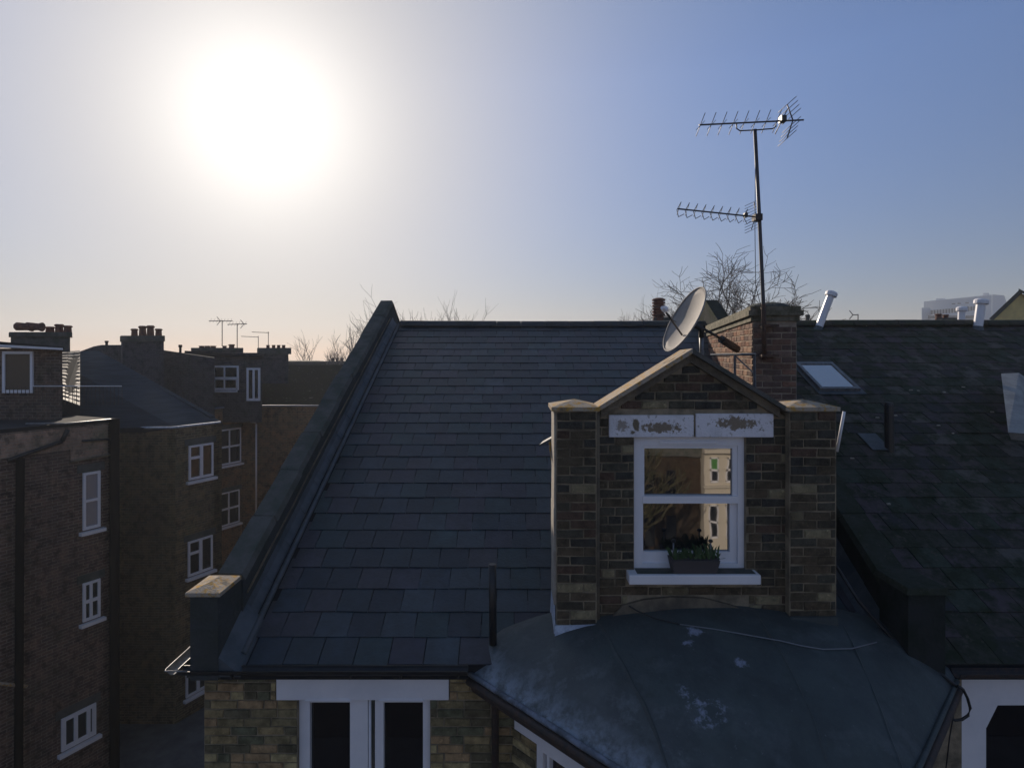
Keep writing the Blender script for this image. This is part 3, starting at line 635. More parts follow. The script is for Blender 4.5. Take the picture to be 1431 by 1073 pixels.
# felt with chalky patches of lime run-off towards the left hip
def feltmat():
    m = M['felt'].copy(); m.name = 'stained_felt'; t = m.node_tree; n = t.nodes; l = t.links; b = n['Principled BSDF']
    old = b.inputs['Base Color'].links[0].from_socket; g = n.new('ShaderNodeNewGeometry'); sep = n.new('ShaderNodeSeparateXYZ'); l.new(g.outputs['Position'], sep.inputs[0])
    def math_(op, a, c=None):
        q = n.new('ShaderNodeMath'); q.operation = op
        for k, v in enumerate((a, c)):
            if v is None: continue
            if isinstance(v, (int, float)): q.inputs[k].default_value = v
            else: l.new(v, q.inputs[k])
        return q.outputs[0]
    # distance from the left eave line
    d = (E1-E0).normalized(); nrm = Vector((-d.y, d.x)); c0 = -(E0.x*nrm.x+E0.y*nrm.y)
    dist = math_('ADD', math_('ADD', math_('MULTIPLY', sep.outputs[0], nrm.x), math_('MULTIPLY', sep.outputs[1], nrm.y)), c0)
    def noi(s, det=8):
        q = n.new('ShaderNodeTexNoise'); q.inputs['Scale'].default_value = s; q.inputs['Detail'].default_value = det; q.inputs['Roughness'].default_value = .7; l.new(g.outputs['Position'], q.inputs['Vector']); return q.outputs['Fac']
    def rng(v, a, c, e=0, f=1):
        q = n.new('ShaderNodeMapRange'); q.inputs[1].default_value = a; q.inputs[2].default_value = c; q.inputs[3].default_value = e; q.inputs[4].default_value = f; l.new(v, q.inputs[0]); return q.outputs[0]
    def mix(f, a, c):
        q = n.new('ShaderNodeMix'); q.data_type = 'RGBA'; l.new(f, q.inputs[0]); l.new(a, q.inputs[6]); q.inputs[7].default_value = (*c, 1); return q.outputs[2]
    near = rng(dist, .55, .05); edge = rng(dist, .20, .02)
    cur = mix(math_('MULTIPLY', near, rng(noi(2.2), .3, .55, .2, .9)), old, (.105, .115, .118))
    cur = mix(math_('MULTIPLY', edge, rng(noi(9, 10), .40, .60)), cur, (.27, .31, .36))
    cur = mix(math_('MULTIPLY', rng(dist, .6, .25), rng(noi(5.1, 10), .52, .68, 0, .6)), cur, (.20, .22, .24))
    cur = mix(rng(noi(1.7, 9), .62, .74, 0, .4), cur, (.15, .16, .17)); cur = mix(rng(noi(2.9, 10), .56, .66, 0, .5), cur, (.035, .045, .040)); cur = mix(rng(noi(38, 3), .66, .72, 0, .5), cur, (.17, .19, .20))
    # bird lime and run-off marks
    for x, y, rad in ((1.425, 4.83, .035), (1.35, 4.70, .014), (1.28, 4.12, .10), (1.20, 4.25, .05), (1.66, 4.48, .02), (1.38, 4.12, .06)):
        v = n.new('ShaderNodeVectorMath'); v.operation = 'DISTANCE'; l.new(g.outputs['Position'], v.inputs[0]); v.inputs[1].default_value = (x, y, bay_h(x, y))
        cur = mix(math_('MULTIPLY', rng(math_('ADD', v.outputs['Value'], math_('MULTIPLY', math_('SUBTRACT', noi(14), .5), .22)), rad+.02, rad-.01), .75 if rad < .05 else rng(noi(16), .48, .6, 0, .6)), cur, (.36, .38, .48))
    l.new(cur, b.inputs['Base Color']); return m
bay = grid.build('bay_roof', feltmat(), house, weld=True)
def lap(p, q, n=26, w=.03):       # torch-on lap between two sheets
    b = MB(); p = Vector(p); q = Vector(q); d = (q-p).normalized(); nn = Vector((-d.y, d.x)); pr = None
    for i in range(n+1):
        c = p+(q-p)*i/n; c += nn*.012*mnoise.noise(Vector((c.x*5, c.y*5, 3))); a_, e_ = c-nn*w/2, c+nn*w/2
        cur = [Vector((a_.x, a_.y, bay_h(a_.x, min(a_.y, 5.3))-.004)), Vector((c.x, c.y, bay_h(c.x, min(c.y, 5.3))+.010)), Vector((e_.x, e_.y, bay_h(e_.x, min(e_.y, 5.3))-.004))]
        if pr: b.face([pr[0], cur[0], cur[1], pr[1]][::-1], smooth=True); b.face([pr[1], cur[1], cur[2], pr[2]][::-1], smooth=True)
        pr = cur
    b.build('felt_lap', M['felt'], bay)
lap((.98, 3.84), (.72, 5.1)); lap((1.98, 3.78), (2.02, 5.16)); lap((2.45, 3.85), (2.75, 5.1))
edge = [Vector((*E0, bay_h(*E0)))]
for a, c in ((E0, E1), (E1, E2), (E2, E3)):
    for k in range(1, 13): p = a+(c-a)*k/12; edge.append(Vector((p.x, p.y, ZB+.012+.006*mnoise.noise(Vector((p.x*4, p.y*4, 1))))))
edge[0].z = ZB+.012
M['lip'] = mat('lead_lip', (.10, .12, .15), .8, (.20, .23, .29), 8, (.45, .6), bump=.6, bscale=30, col3=(.05, .055, .06), s3=5, sp3=(.5, .65))
tubeo('lead_roll', edge[:26], .022, M['lip'], bay, 8); tubeo('lead_roll', edge[25:], .018, M['felt'], bay, 8)
tubeo('bay_gutter', [p+Vector((0, 0, -.055))+Vector((0, -.02, 0)) for p in edge], .032, M['iron'], bay, 8)
b = MB(); ins = .03
for a, c in ((E0, E1), (E1, E2), (E2, E3)):
    d = (c-a).normalized(); nn = Vector((-d.y, d.x)); a2 = a+nn*.03; c2 = c+nn*.03; a3 = a+nn*.28; c3 = c+nn*.28
    b.hexa([(*a2, ZB-.15), (*c2, ZB-.15), (*c3, ZB-.15), (*a3, ZB-.15)], [(*a2, ZB-.012), (*c2, ZB-.012), (*c3, ZB-.012), (*a3, ZB-.012)])
b.build('bay_fascia', M['iron'], bay)
# bay walls under it
B0 = Vector((-.01, 5.20)); d1 = (E1-E0).normalized(); n1 = Vector((-d1.y, d1.x))
B0 = Vector((.005, 5.2)); B1 = B0+d1*1.55; B2 = Vector((3.27-B1.x, B1.y)); d3 = Vector((-d1.x, d1.y)); B3 = Vector((3.27-B0.x, 5.2))
def wallseg(b, a, c, s0, s1, z0, z1, th=.2, out=0.):
    d = (c-a).normalized(); nn = Vector((-d.y, d.x)); p = a+d*s0-nn*out; q = a+d*s1-nn*out
    b.hexa([(*p, z0), (*q, z0), (*(q+nn*th), z0), (*(p+nn*th), z0)], [(*p, z1), (*q, z1), (*(q+nn*th), z1), (*(p+nn*th), z1)])
b = MB(); BZ = CZ-2.82
zt = CZ-3.14
wallseg(b, B0, B1, 0, .30, 0, BZ); wallseg(b, B0, B1, .30, 1.3, 0, CZ-4.5); wallseg(b, B0, B1, 1.3, 1.55, 0, BZ); wallseg(b, B1, B2, 0, (B2-B1).length, 0, CZ-4.5); wallseg(b, B2, B3, 0, 1.55, 0, BZ)
wallseg(b, B0, B1, .3, 1.3, zt, BZ)
bw = b.build('bay_wall', M['mortar'], house)
bay_cells = bricks((B0.x, B0.y), (d1.x, d1.y), .3, CZ-4.2, CZ-2.8, M['stockbricks'], 61, None, depth=.012)
b = MB(); wallseg(b, B0, B1, .045, 1.6, ZZ(1018, 5.15), ZZ(991, 5.15), .06, .02); lb = b.build('bay_lintel', M['paint'], bw)
b = MB(); wallseg(b, B0, B1, .30, .37, CZ-4.5, zt+.02, .08, .005); wallseg(b, B0, B1, 1.2, 1.3, CZ-4.5, zt+.02, .08, .005); wallseg(b, B0, B1, .37, 1.2, zt-.06, zt+.02, .07, 0); wallseg(b, B0, B1, .37, 1.2, CZ-3.85, CZ-3.8, .07, 0)
wallseg(b, B0, B1, .40, .43, CZ-4.5, zt, .05, -.01)
bwn = b.build('bay_window', M['paint'], house)
b = MB(); wallseg(b, B0, B1, .37, 1.2, CZ-4.5, zt-.04, .01, -.05); b.build('pane', M['darkglass'], bwn)
b = MB(); wallseg(b, B1, B2, .05, (B2-B1).length-.05, CZ-4.5, zt, .01, -.05); b.build('pane', M['darkglass'], bwn)

# --- chimney
c0 = Vector((2.975, 7.6)); cw = .51; cd = Vector((.1455, 1)).normalized(); cl = 3.2; cn = Vector((cd.y, -cd.x))
def cp(s, t): p = c0+cd*s+cn*t; return (p.x, p.y)
M['corbel'] = mat('mossy_corbel', (.19, .165, .12), .95, (.09, .085, .05), 8, (.4, .58), bump=1.2, bscale=30)
zc0 = CZ-1.7; zc1 = CZ+.39
def cbox(b, s0, s1, t0, t1, z0, z1, dz=0.):
    q = [cp(s0, t0), cp(s0, t1), cp(s1, t1), cp(s1, t0)]
    zs = [0, 0, dz, dz]; b.hexa([(x, y, z0+k) for (x, y), k in zip(q, zs)], [(x, y, z1+k) for (x, y), k in zip(q, zs)])
b = MB(); cbox(b, 0, cl, 0, cw, zc0, zc1); ch = b.build('chimney_stack', M['redmortar'], house)
# sun and shade set by brick choice: darker front face, lighter left flank
fd = Vector((cn.x, cn.y))
ch_cells = bricks(cp(0, 0), cn, cw, CZ-.95, zc1, M['redbricks'], 71, depth=.009, zbias=lambda z, rr, n: rr.choice([2, 3, 6, 7, 6, 7, 8, 0]), bond='alt')
pf = cp(cl, 0)
ch_cells += bricks(pf, -cd, cl, CZ-.6, zc1, M['redbricks'], 73, depth=.009)
for i, (ov, z0, z1) in enumerate(((.03, zc1-.01, zc1+.055), (.065, zc1+.057, zc1+.12), (.04, zc1+.122, zc1+.17))):
    b = MB(); cbox(b, -ov, cl+ov, -ov, cw+ov, z0, z1, -.10); b.build('corbel_course', M['corbel'], ch)
b = MB(); x, y = cp(.3, cw/2); b.lathe((x, y, zc1+.165), (0, 0, 1), [(0, .27), (.03, .26), (.055, .2), (.075, .10)], 12); b.build('mortar_crown', M['cope'], ch)

# hand out the house bricks: the largest 300 as pieces
allc = [(c, p) for cells, p in ((dwall_cells, dwall), (pier_cells[0][1], piers[0]), (pier_cells[1][1], piers[1]), (fw_cells, fw), (bay_cells, bw), (ch_cells, ch)) for c in cells]
thr = sorted([c[2] for c, _ in allc], reverse=True)[298]
for par in (dwall, piers[0], piers[1], fw, bw, ch):
    cs = [c for c, p in allc if p is par]; nbig = sum(1 for c in cs if c[2] > thr); place_pieces(cs, nbig, 'brick', 'brick_courses', par)

# ================================================================ NEIGHBOUR
b = MB(); yN = 5.22
NX0 = 3.6; nwx0 = XX(1378, yN); nwz1 = ZZ(985, yN)
b.box(NX0, nwx0, yN, yN+.25, 0, CZ-2.70); b.box(nwx0, nwx0+.9, yN, yN+.25, nwz1, CZ-2.70); b.box(nwx0+.9, 12, yN, yN+.25, 0, CZ-2.7); b.box(nwx0, nwx0+.9, yN, yN+.25, 0, CZ-4.6)
nw = b.build('front_wall', M['paint'], nbr)
b = MB(); b.hexa([(nwx0-.002, yN+.02, ZZ(1018, yN)), (nwx0+.02, yN+.02, ZZ(1018, yN)), (nwx0+.02, yN+.1, ZZ(1018, yN)), (nwx0-.002, yN+.1, ZZ(1018, yN))], [(nwx0-.002, yN+.02, nwz1), (nwx0+.12, yN+.02, nwz1), (nwx0+.12, yN+.1, nwz1), (nwx0-.002, yN+.1, nwz1)]); b.build('shouldered_corner', M['paint'], nw)
nwin = boxo('sash_window', nwx0, nwx0+.9, yN+.14, yN+.18, CZ-4.6, nwz1, M['upvc'], nbr)
boxo('pane', nwx0+.0, nwx0+.86, yN+.12, yN+.135, CZ-4.55, nwz1-.0, M['darkglass'], nwin)
halfround([((3.62, 5.02, CZ-2.60), (0, -1)), ((9, 5.02, CZ-2.60), (0, -1))], .055, 'gutter', M['iron'], nbr)
boxo('eave_board', 3.62, 9, 5.12, 5.22, CZ-2.72, CZ-2.60, M['iron'], nbr)
# skylight
def onroof(x, y, h=0): return Vector((x, y, zr(y)))+Vector((0, -math.sin(TH), math.cos(TH)))*h
skl = thing('x', 'x', 'x'); bpy.data.objects.remove(skl)
x0, x1, y0, y1 = 4.66, 5.27, 9.33, 10.16
b = MB()
for a, c, e, f in ((x0, x0+.05, y0, y1), (x1-.05, x1, y0, y1), (x0+.05, x1-.05, y0, y0+.05), (x0+.05, x1-.05, y1-.06, y1)):
    b.hexa([onroof(a, e), onroof(c, e), onroof(c, f), onroof(a, f)], [onroof(a, e, .09), onroof(c, e, .09), onroof(c, f, .09), onroof(a, f, .09)])
skl = b.build('skylight', M['galv'], nroof); skl.parent = nbr; skl.matrix_parent_inverse = Matrix.Translation(-nbr.location)
b = MB(); b.hexa([onroof(x0+.04, y0+.04, .05), onroof(x1-.04, y0+.04, .05), onroof(x1-.04, y1-.05, .05), onroof(x0+.04, y1-.05, .05)], [onroof(x0+.04, y0+.04, .075), onroof(x1-.04, y0+.04, .075), onroof(x1-.04, y1-.05, .075), onroof(x0+.04, y1-.05, .075)]); b.build('pane', M['skyglass'], skl)
b = MB(); b.hexa([onroof(x0-.05, y0-.08, .03), onroof(x1+.06, y0-.08, .03), onroof(x1+.06, y1+.1, .03), onroof(x0-.05, y1+.1, .03)], [onroof(x0-.05, y0-.08, .042), onroof(x1+.06, y0-.08, .042), onroof(x1+.06, y1+.1, .042), onroof(x0-.05, y1+.1, .042)]); b.build('lead_flashing', M['lead'], skl)
# vent pipes near the ridge
def vent(xb, yb_, xt, yt, d, r, parent, m=M['upvc']):
    a = P(xb, yb_, d); c = P(xt, yt, d); ax = (c-a); h = ax.length
    b = MB(); b.lathe(a-ax*.05, ax, [(0, r), (h*1.05, r)], 14); v = b.build('vent_pipe', m, parent)
    b = MB(); b.lathe(c-ax.normalized()*.01, ax, [(0, r*1.15), (.0, r*1.55), (.06, r*1.6), (.085, r*1.3), (.1, r*.6)], 16); b.build('vent_cowl', m, v)
    b = MB(); b.lathe(a-ax.normalized()*.02, ax, [(0, r*1.5), (.05, r*1.2), (.09, r*1.02)], 14); b.build('lead_collar', M['lead'], v)
vent(1143, 461, 1161, 413, 11.6, .068, nbr); vent(1366, 461, 1371, 424, 11.6, .078, nbr)
vent(1343, 455, 1344, 434, 13.5, .07, nbr)
b = MB(); a = P(1243, 634, 7.92); b.lathe(a, (0, .02, 1), [(0, .055), (.62, .055), (.66, .045)], 12); so_ = b.build('vent_pipe', M['black'], nbr)
b = MB(); b.hexa([onroof(4.62, 7.9, .04), onroof(4.86, 7.9, .04), onroof(4.86, 8.25, .04), onroof(4.62, 8.25, .04)], [onroof(4.62, 7.9, .05), onroof(4.86, 7.9, .05), onroof(4.86, 8.25, .05), onroof(4.62, 8.25, .05)]); b.build('lead_slate', M['lead'], so_)
# slipped slates and lime flecks
for x, y in ((1282, 550), (1318, 552), (1272, 549), (1310, 599), (1250, 585), (1190, 645), (1345, 545), (1225, 588), (1385, 580), (1240, 709), (1330, 610)):
    v = HY-y; d = 4.959/(TAN-v/F); o = boxo('slipped_fragment', -.022, .022, -.009, .009, 0, .012, M['flank'], nroof)
    o.matrix_basis = Matrix.Translation(onroof(XX(x, d), d, .045)) @ Matrix.Rotation(R.uniform(-.6, .6), 4, 'Z') @ Matrix.Rotation(TH, 4, 'X')
# rendered upstand at the far edge
b = MB(); b.hexa([P(1413, 614, 7.6), P(1445, 618, 7.6), P(1440, 532, 9.3), P(1400, 528, 9.3)], [P(1409, 604, 7.5), P(1436, 606, 7.5), P(1424, 521, 9.2), P(1399, 522, 9.2)]); b.build('rendered_upstand', mat('pale_render', (.32, .32, .31), .9, (.22, .22, .22), 4, bump=.6), nbr)

# ================================================================ THINGS ON THE ROOF
# satellite dish
DC = P(956, 446, 7.0); dn = Vector((-.90, -.13, .475)).normalized(); dish = thing('satellite_dish', 'pale grey round satellite dish tilted behind the dormer gable', 'satellite dish', tuple(P(985, 510, 7.1)))
b = MB(); u = dn.cross(Vector((0, 0, 1))).normalized(); w = u.cross(dn)
rad = .41; rings = []
for s in (0, 1):
    for i in range(7):
        r = rad*i/6; rings.append([DC+dn*(.085*(r/rad)**2-.085-s*.008)+(u*math.cos(2*math.pi*k/32)*.93+w*math.sin(2*math.pi*k/32))*max(r, .001) for k in range(32)])
for i in range(6):
    for k in range(32):
        b.face([rings[i][k], rings[i+1][k], rings[i+1][(k+1) % 32], rings[i][(k+1) % 32]], smooth=True); b.face([rings[7+i][k], rings[7+i][(k+1) % 32], rings[8+i][(k+1) % 32], rings[8+i][k]], smooth=True)
for k in range(32): b.face([rings[6][k], rings[13][k], rings[13][(k+1) % 32], rings[6][(k+1) % 32]])
b.build('reflector', M['dish'], dish, weld=True)
tubeo('rim', [DC+(u*math.cos(2*math.pi*k/32)*.93+w*math.sin(2*math.pi*k/32))*rad for k in range(33)], .009, M['dish'], dish, 6)
arm0 = DC-w*.17-dn*.06; lnb = P(927, 431, 6.55)
tubeo('arm', [arm0, lnb], .011, M['black'], dish)
b = MB(); ax = (DC-lnb).normalized(); b.lathe(lnb-ax*.03, ax, [(0, .02), (.05, .022), (.055, .035), (.09, .035), (.10, .02)], 12); b.build('receiver', M['upvc'], dish)
tubeo('cable', [lnb, P(915, 428, 6.6), P(909, 436, 6.6), P(913, 442, 6.6), P(925, 439, 6.65), P(945, 450, 6.8)], .004, M['black'], dish, 5)
back = DC-dn*.1
b = MB(); b.tube([back, back-dn*.14, P(980, 470, 7.1)], .035, 8); b.build('mount', M['black'], dish)
tubeo('pole', [P(980, 462, 7.15), P(981, 520, 7.15)], .026, M['galv'], dish)
tubeo('stay', [P(975, 455, 7.1), P(1002, 470, 7.5), P(1020, 484, 7.75)], .016, M['black'], dish)
b = MB(); b.tube([P(1008, 474, 7.6), P(1030, 488, 7.85)], .05, 8); b.build('motor_housing', M['black'], dish)
# galvanised bracket frame on the chimney flank
fr = thing('bracket_frame', 'grey galvanised angle frame fixed beside the red brick chimney under the dish', 'bracket', tuple(P(1040, 540, 7.5)))
A_ = 7.5
for nm, a, c, r in (('rail', (993, 496, 7.9), (1056, 495, 7.3), .016), ('post', (1027, 496, 7.55), (1027, 530, 7.55), .016), ('post', (1054, 495, 7.35), (1055, 545, 7.35), .018), ('brace', (1029, 499, 7.55), (1053, 521, 7.35), .009)):
    tubeo(nm, [P(*a), P(*c)], r, M['galv'], fr, 4)
# mast
mast = thing('aerial_mast', 'tall dark leaning pole strapped to the front of the brick chimney', 'mast', tuple(P(1068, 505, 7.45)))
tubeo('pole', [P(1055, 181, 7.45), P(1061, 300, 7.45), P(1067, 430, 7.45), P(1068, 500, 7.5)], .021, M['alu'], mast, 10, r1=.024)
tubeo('rusty_sleeve', [P(1066.5, 425, 7.449), P(1068.3, 503, 7.5)], .029, M['rust'], mast, 10)
for y in (455, 497): boxo('strap', XX(1062, 7.5), XX(1086, 7.5), 7.44, 7.54, ZZ(y, 7.5)-.015, ZZ(y, 7.5)+.015, M['rust'], mast)
tubeo('cable', [P(1056, 185, 7.42), P(1055, 320, 7.42), P(1056, 400, 7.42), P(1064, 430, 7.42)], .004, M['black'], mast, 4)
def el(name, a, c, r, par, d1=7.45, d2=None, m=M['alu']): return tubeo(name, [P(*a, d1), P(*c, d2 or d1)], r, m, par, 5)
ta = thing('tv_aerial', 'upper yagi aerial with splayed rod reflector on top of the mast', 'aerial', tuple(P(1055, 181, 7.45)), 'television aerials on the tall mast')
el('boom', (977, 175), (1123, 168), .011, ta, 7.35, 7.55)
tubeo('cradle', [P(1029, 173, 7.43), P(1029.5, 180, 7.43), P(1034, 183, 7.44), P(1056, 182, 7.45), P(1080, 180, 7.47), P(1084.5, 177, 7.47), P(1085, 170, 7.48)], .008, M['alu'], ta, 6)
for i in range(8):
    x = 979+i*15.3; y = 175-i*.75; dd = 7.36+i*.02
    el('director', (x+6.5, y-17), (x-6.5, y+16), .0045, ta, dd-.1, dd+.1)
    el('director', (x+6, y-6), (x-6, y+7), .0035, ta, dd+.12, dd-.12)
b = MB(); b.box(*sorted((XX(1090, 7.5), XX(1097, 7.5))), 7.45, 7.55, ZZ(171, 7.5), ZZ(163, 7.5)); b.build('dipole_box', M['black'], ta)
el('dipole', (1101, 152), (1083, 188), .006, ta, 7.4, 7.6)
for (xe, ye) in ((1100, 146), (1100, 193)):
    el('reflector_frame', (1108, 168), (xe, ye), .008, ta, 7.53)
    s_ = 1 if ye < 168 else -1
    for k in range(4):
        f = (k+1)/4; x = 1108+(xe-1108)*f; y = 168+(ye-168)*f
        el('reflector_rod', (x+13, y-11), (x-13, y+12), .004, ta, 7.4, 7.66)
tb = thing('tv_aerial', 'lower aerial with crossed loop elements fixed halfway up the mast', 'aerial', tuple(P(1061, 302, 7.45)), 'television aerials on the tall mast')
el('boom', (947, 292), (1062, 304), .010, tb, 7.25, 7.45)
for i in range(9):
    f = i/9.3; x = 949+f*108; y = 292.3+f*11.5; dd = 7.26+f*.18
    tubeo('director', [P(x+3, y-10, dd-.12), P(x-3, y+1, dd), P(x-1+i*.4, y+11, dd+.1), P(x+7, y+7, dd+.14)], .0045, M['alu'], tb, 4)
    tubeo('director', [P(x+3, y-10, dd+.12), P(x, y-1, dd), P(x-3, y+8, dd-.1)], .0035, M['alu'], tb, 4)
for s_ in (-1, 1):
    el('reflector_frame', (1056, 302), (1054 if s_ < 0 else 1050, 302+s_*19), .005, tb, 7.42)
    for k in range(5):
        y = 302+s_*(3+k*4); el('reflector_rod', (1041, y+5), (1061, y-4), .003, tb, 7.3, 7.6)
b = MB(); b.box(XX(1040, 7.4), XX(1044, 7.4), 7.37, 7.43, ZZ(304, 7.4), ZZ(298, 7.4)); b.build('dipole_box', M['black'], tb)
b = MB(); b.box(XX(1055, 7.4), XX(1065, 7.4), 7.38, 7.5, ZZ(308, 7.4), ZZ(299, 7.4)); b.build('clamp', M['iron'], tb)

# window box
wb = thing('window_box', 'dark plastic planter box of green plants on the dormer window sill', 'planter', (XX(970, 5.15), 5.15, ZZ(801, 5.15)))
b = MB(); y_ = 5.13; b.hexa([(XX(941, y_), 5.10, ZZ(800, y_)), (XX(1000, y_), 5.10, ZZ(800, y_)), (XX(1000, y_), 5.22, ZZ(800, y_)), (XX(941, y_), 5.22, ZZ(800, y_))],
    [(XX(937, y_), 5.08, ZZ(781, y_)), (XX(1004, y_), 5.08, ZZ(781, y_)), (XX(1004, y_), 5.235, ZZ(781, y_)), (XX(937, y_), 5.235, ZZ(781, y_))]); b.build('planter', M['soil'], wb)
b = MB(); rr = random.Random(4)
for i in range(130):
    x = rr.uniform(XX(938, 5.15), XX(1003, 5.15)); y = rr.uniform(5.10, 5.21); z = ZZ(782, 5.1); h = rr.uniform(.02, .10)*(1.2 if abs(x-1.37) > .1 else .9); l_ = rr.uniform(-.06, .06); m_ = rr.uniform(-.04, .02); ww = rr.uniform(.004, .010)
    b.face([(x-ww, y, z), (x+ww, y, z+.005), (x+ww+l_*.5, y+m_*.5, z+h*.8), (x+l_, y+m_, z+h), (x-ww+l_*.5, y+m_*.5, z+h*.7)])
fo = b.build('foliage', M['leaf'], wb); fo['kind'] = 'stuff'
for x in (941, 993):
    s = tubeo('stake', [P(x, 782, 5.14), P(x, 757, 5.14)], .007, M['galv'], wb)
    b = MB(); b.lathe(P(x, 758, 5.14), (0, 0, 1), [(-.0, .008), (.006, .018), (.018, .02), (.028, .01)], 10); b.build('stake_cap', M['black'], s)
# cables
def surf(x, y, h=.012):       # pixel -> point on the bay roof
    lo, hi = 3.6, 5.4
    for _ in range(40):
        m_ = (lo+hi)/2; p = P(x, y, m_)
        if p.z < bay_h(p.x, min(m_, 5.3)): hi = m_
        else: lo = m_
    p = P(x, y, lo); p.z += h; return p
cpts = [P(879, 846, 5.14), P(890, 853, 5.13)]+[surf(x, y) for x, y in ((915, 866), (950, 874), (1000, 881), (1050, 890), (1090, 897), (1120, 904), (1150, 909), (1190, 908), (1225, 899))]
M['cablegrey'] = mat('grey_cable', (.10, .10, .11), .7)
tag(tubeo('cable', cpts[:4], .006, M['black']), 'thin black cable leaving the wall below the dormer sill', 'cable')
tag(tubeo('cable', cpts[3:], .0045, mat('pale_cable', (.2, .21, .23), .6)), 'thin pale cable lying slack across the felt bay roof', 'cable')
lc = thing('cable_loop', 'thick black cable looping over the corner of the white painted wall', 'cable', tuple(P(1337, 962, 4.9)))
tubeo('cable', [P(1168, 790, 5.3), P(1200, 840, 5.22), P(1250, 896, 5.12), P(1290, 925, 5.05), P(1320, 945, 4.95), P(1338, 960, 4.88)], .014, M['black'], lc, 8)
import itertools
lp_ = [P(x, y, 4.86) for x, y in ((1338, 958), (1346, 963), (1352, 975), (1356, 989), (1353, 999), (1344, 1005), (1334, 1006), (1326, 1001))]
tubeo('cable', lp_, .011, M['black'], lc, 8); tubeo('cable', [P(1334, 965, 4.85), P(1335, 985, 4.85), P(1327, 1030, 4.84), P(1320, 1090, 4.8)], .005, M['black'], lc, 6)

# ================================================================ LEFT BUILDINGS
r_ = Vector((.483, 1)).normalized(); rn = Vector((-r_.y, r_.x))
def on(line, x):       # intersect photo column x with a plan line (point, dir)
    p, d = line; k = (x-CX)/F
    t_ = (k*p.y-p.x)/(d.x-k*d.y); return p+d*t_
def plan_wall(name, pts, z0, z1, m, parent, th=.3):
    b = MB()
    for a, c in zip(pts[:-1], pts[1:]):
        a = Vector(a); c = Vector(c); d = (c-a).normalized(); nn = Vector((-d.y, d.x)); 
        b.hexa([(*a, z0), (*c, z0), (*(c+nn*th), z0), (*(a+nn*th), z0)], [(*a, z1), (*c, z1), (*(c+nn*th), z1), (*(a+nn*th), z1)])
    return b.build(name, m, parent)
def far_window(line, x0, x1, yt, yb, parent, style='sash', pane=M['farglass'], sill=True, frame=M['upvc'], fw_=.06):
    a = on(line, x0); c = on(line, x1); d = (c-a).normalized(); nn = Vector((d.y, -d.x)); Lw = (c-a).length
    zt = ZZ(yt, a.y); zb_ = ZZ(yb, a.y)
    def q(b, s0, s1, z0, z1, o0, o1):
        p = [a+d*s0+nn*o1, a+d*s1+nn*o1, a+d*s1+nn*o0, a+d*s0+nn*o0]; b.hexa([(*v, z0) for v in p], [(*v, z1) for v in p])
    b = MB(); q(b, 0, fw_, zb_, zt, .0, .05); q(b, Lw-fw_, Lw, zb_, zt, 0, .05); q(b, fw_, Lw-fw_, zb_, zb_+fw_*1.2, 0, .05); q(b, fw_, Lw-fw_, zt-fw_, zt, 0, .05)
    if style == 'sash': q(b, fw_, Lw-fw_, (zt+zb_)/2-.03, (zt+zb_)/2+.03, 0, .045)
    if style == 'case':
        q(b, Lw*.5-.05, Lw*.5+.05, zb_+fw_, zt-fw_, 0, .055); q(b, fw_, Lw*.5-.05, zt-.42*1, zt-.34, 0, .05)
    if style == 'cross': q(b, Lw*.45-.03, Lw*.45+.03, zb_+fw_, zt-fw_, 0, .055); q(b, fw_, Lw-fw_, (zt+zb_)/2-.04, (zt+zb_)/2+.04, 0, .05)
    if style == 'bars':
        q(b, Lw*.4-.04, Lw*.4+.04, zb_+fw_, zt-fw_, 0, .055); q(b, Lw*.72, Lw*.72+.08, zb_+fw_, zt-fw_, 0, .055)
    if style == 'door': q(b, Lw*.45, Lw*.6, zb_, zt-fw_, 0, .055)
    w = b.build('window', frame, parent)
    b = MB(); q(b, fw_*.8, Lw-fw_*.8, zb_+.03, zt-.03, 0.0, .02); b.build('pane', pane, w)
    if sill: b = MB(); q(b, -.12, Lw+.12, zt+.005, zt+.20, 0, .02); b.build('lintel', M['cope'], w)
    if sill: b = MB(); q(b, -.08, Lw+.1, zb_-.12, zb_-.04, 0, .12); b.build('window_sill', frame if frame is not M['upvc'] else M['paint'], w)
    return w
ba = thing('apartment_house', 'nearest dark brown brick rear wing at the left edge with three tall windows', 'house', (-11, 14, 0))
lineA = (Vector((-10.3, 15)), r_); a0 = on(lineA, -160); a1 = on(lineA, 162); ZA = CZ-1.76
back = a1+rn*.9
plan_wall('wall', [a0, a1, a1+rn*6], 0, ZA, M['wall_a'], ba)
far_window(lineA, 115, 139, 661, 741, ba, 'sash', M['paleglass']); far_window(lineA, 115, 139, 815, 869, ba, 'cross'); far_window(lineA, 85, 133, 1004, 1050, ba, 'bars', fw_=.09)
def line_on(name, line, x0, y0, x1, y1, r, m, parent, off=.08):
    a = on(line, x0); c = on(line, x1); nn = Vector((line[1].y, -line[1].x)); a2 = a+nn*off; c2 = c+nn*off
    return tubeo(name, [(*a2, ZZ(y0, a.y)), (*c2, ZZ(y1, c.y))], r, m, parent, 6)
line_on('drain_pipe', lineA, 156, 585, 156, 1110, .11, M['soot'], ba, .12)
line_on('drain_pipe', lineA, 25, 640, 22, 1130, .08, M['soot'], ba, .1)
line_on('waste_pipe', lineA, 8, 643, 84, 616, .045, M['black'], ba); line_on('waste_pipe', lineA, 84, 616, 92, 600, .05, M['black'], ba)
line_on('waste_pipe', lineA, 112, 616, 155, 613, .03, M['black'], ba); line_on('cable_duct', lineA, 95, 645, 155, 634, .025, M['fillet'], ba)
tubeo('gutter_edge', [P(36, 592, 13.8), P(92, 592, 14.4), P(155, 586, 15.5)], .022, M['galv'], ba)
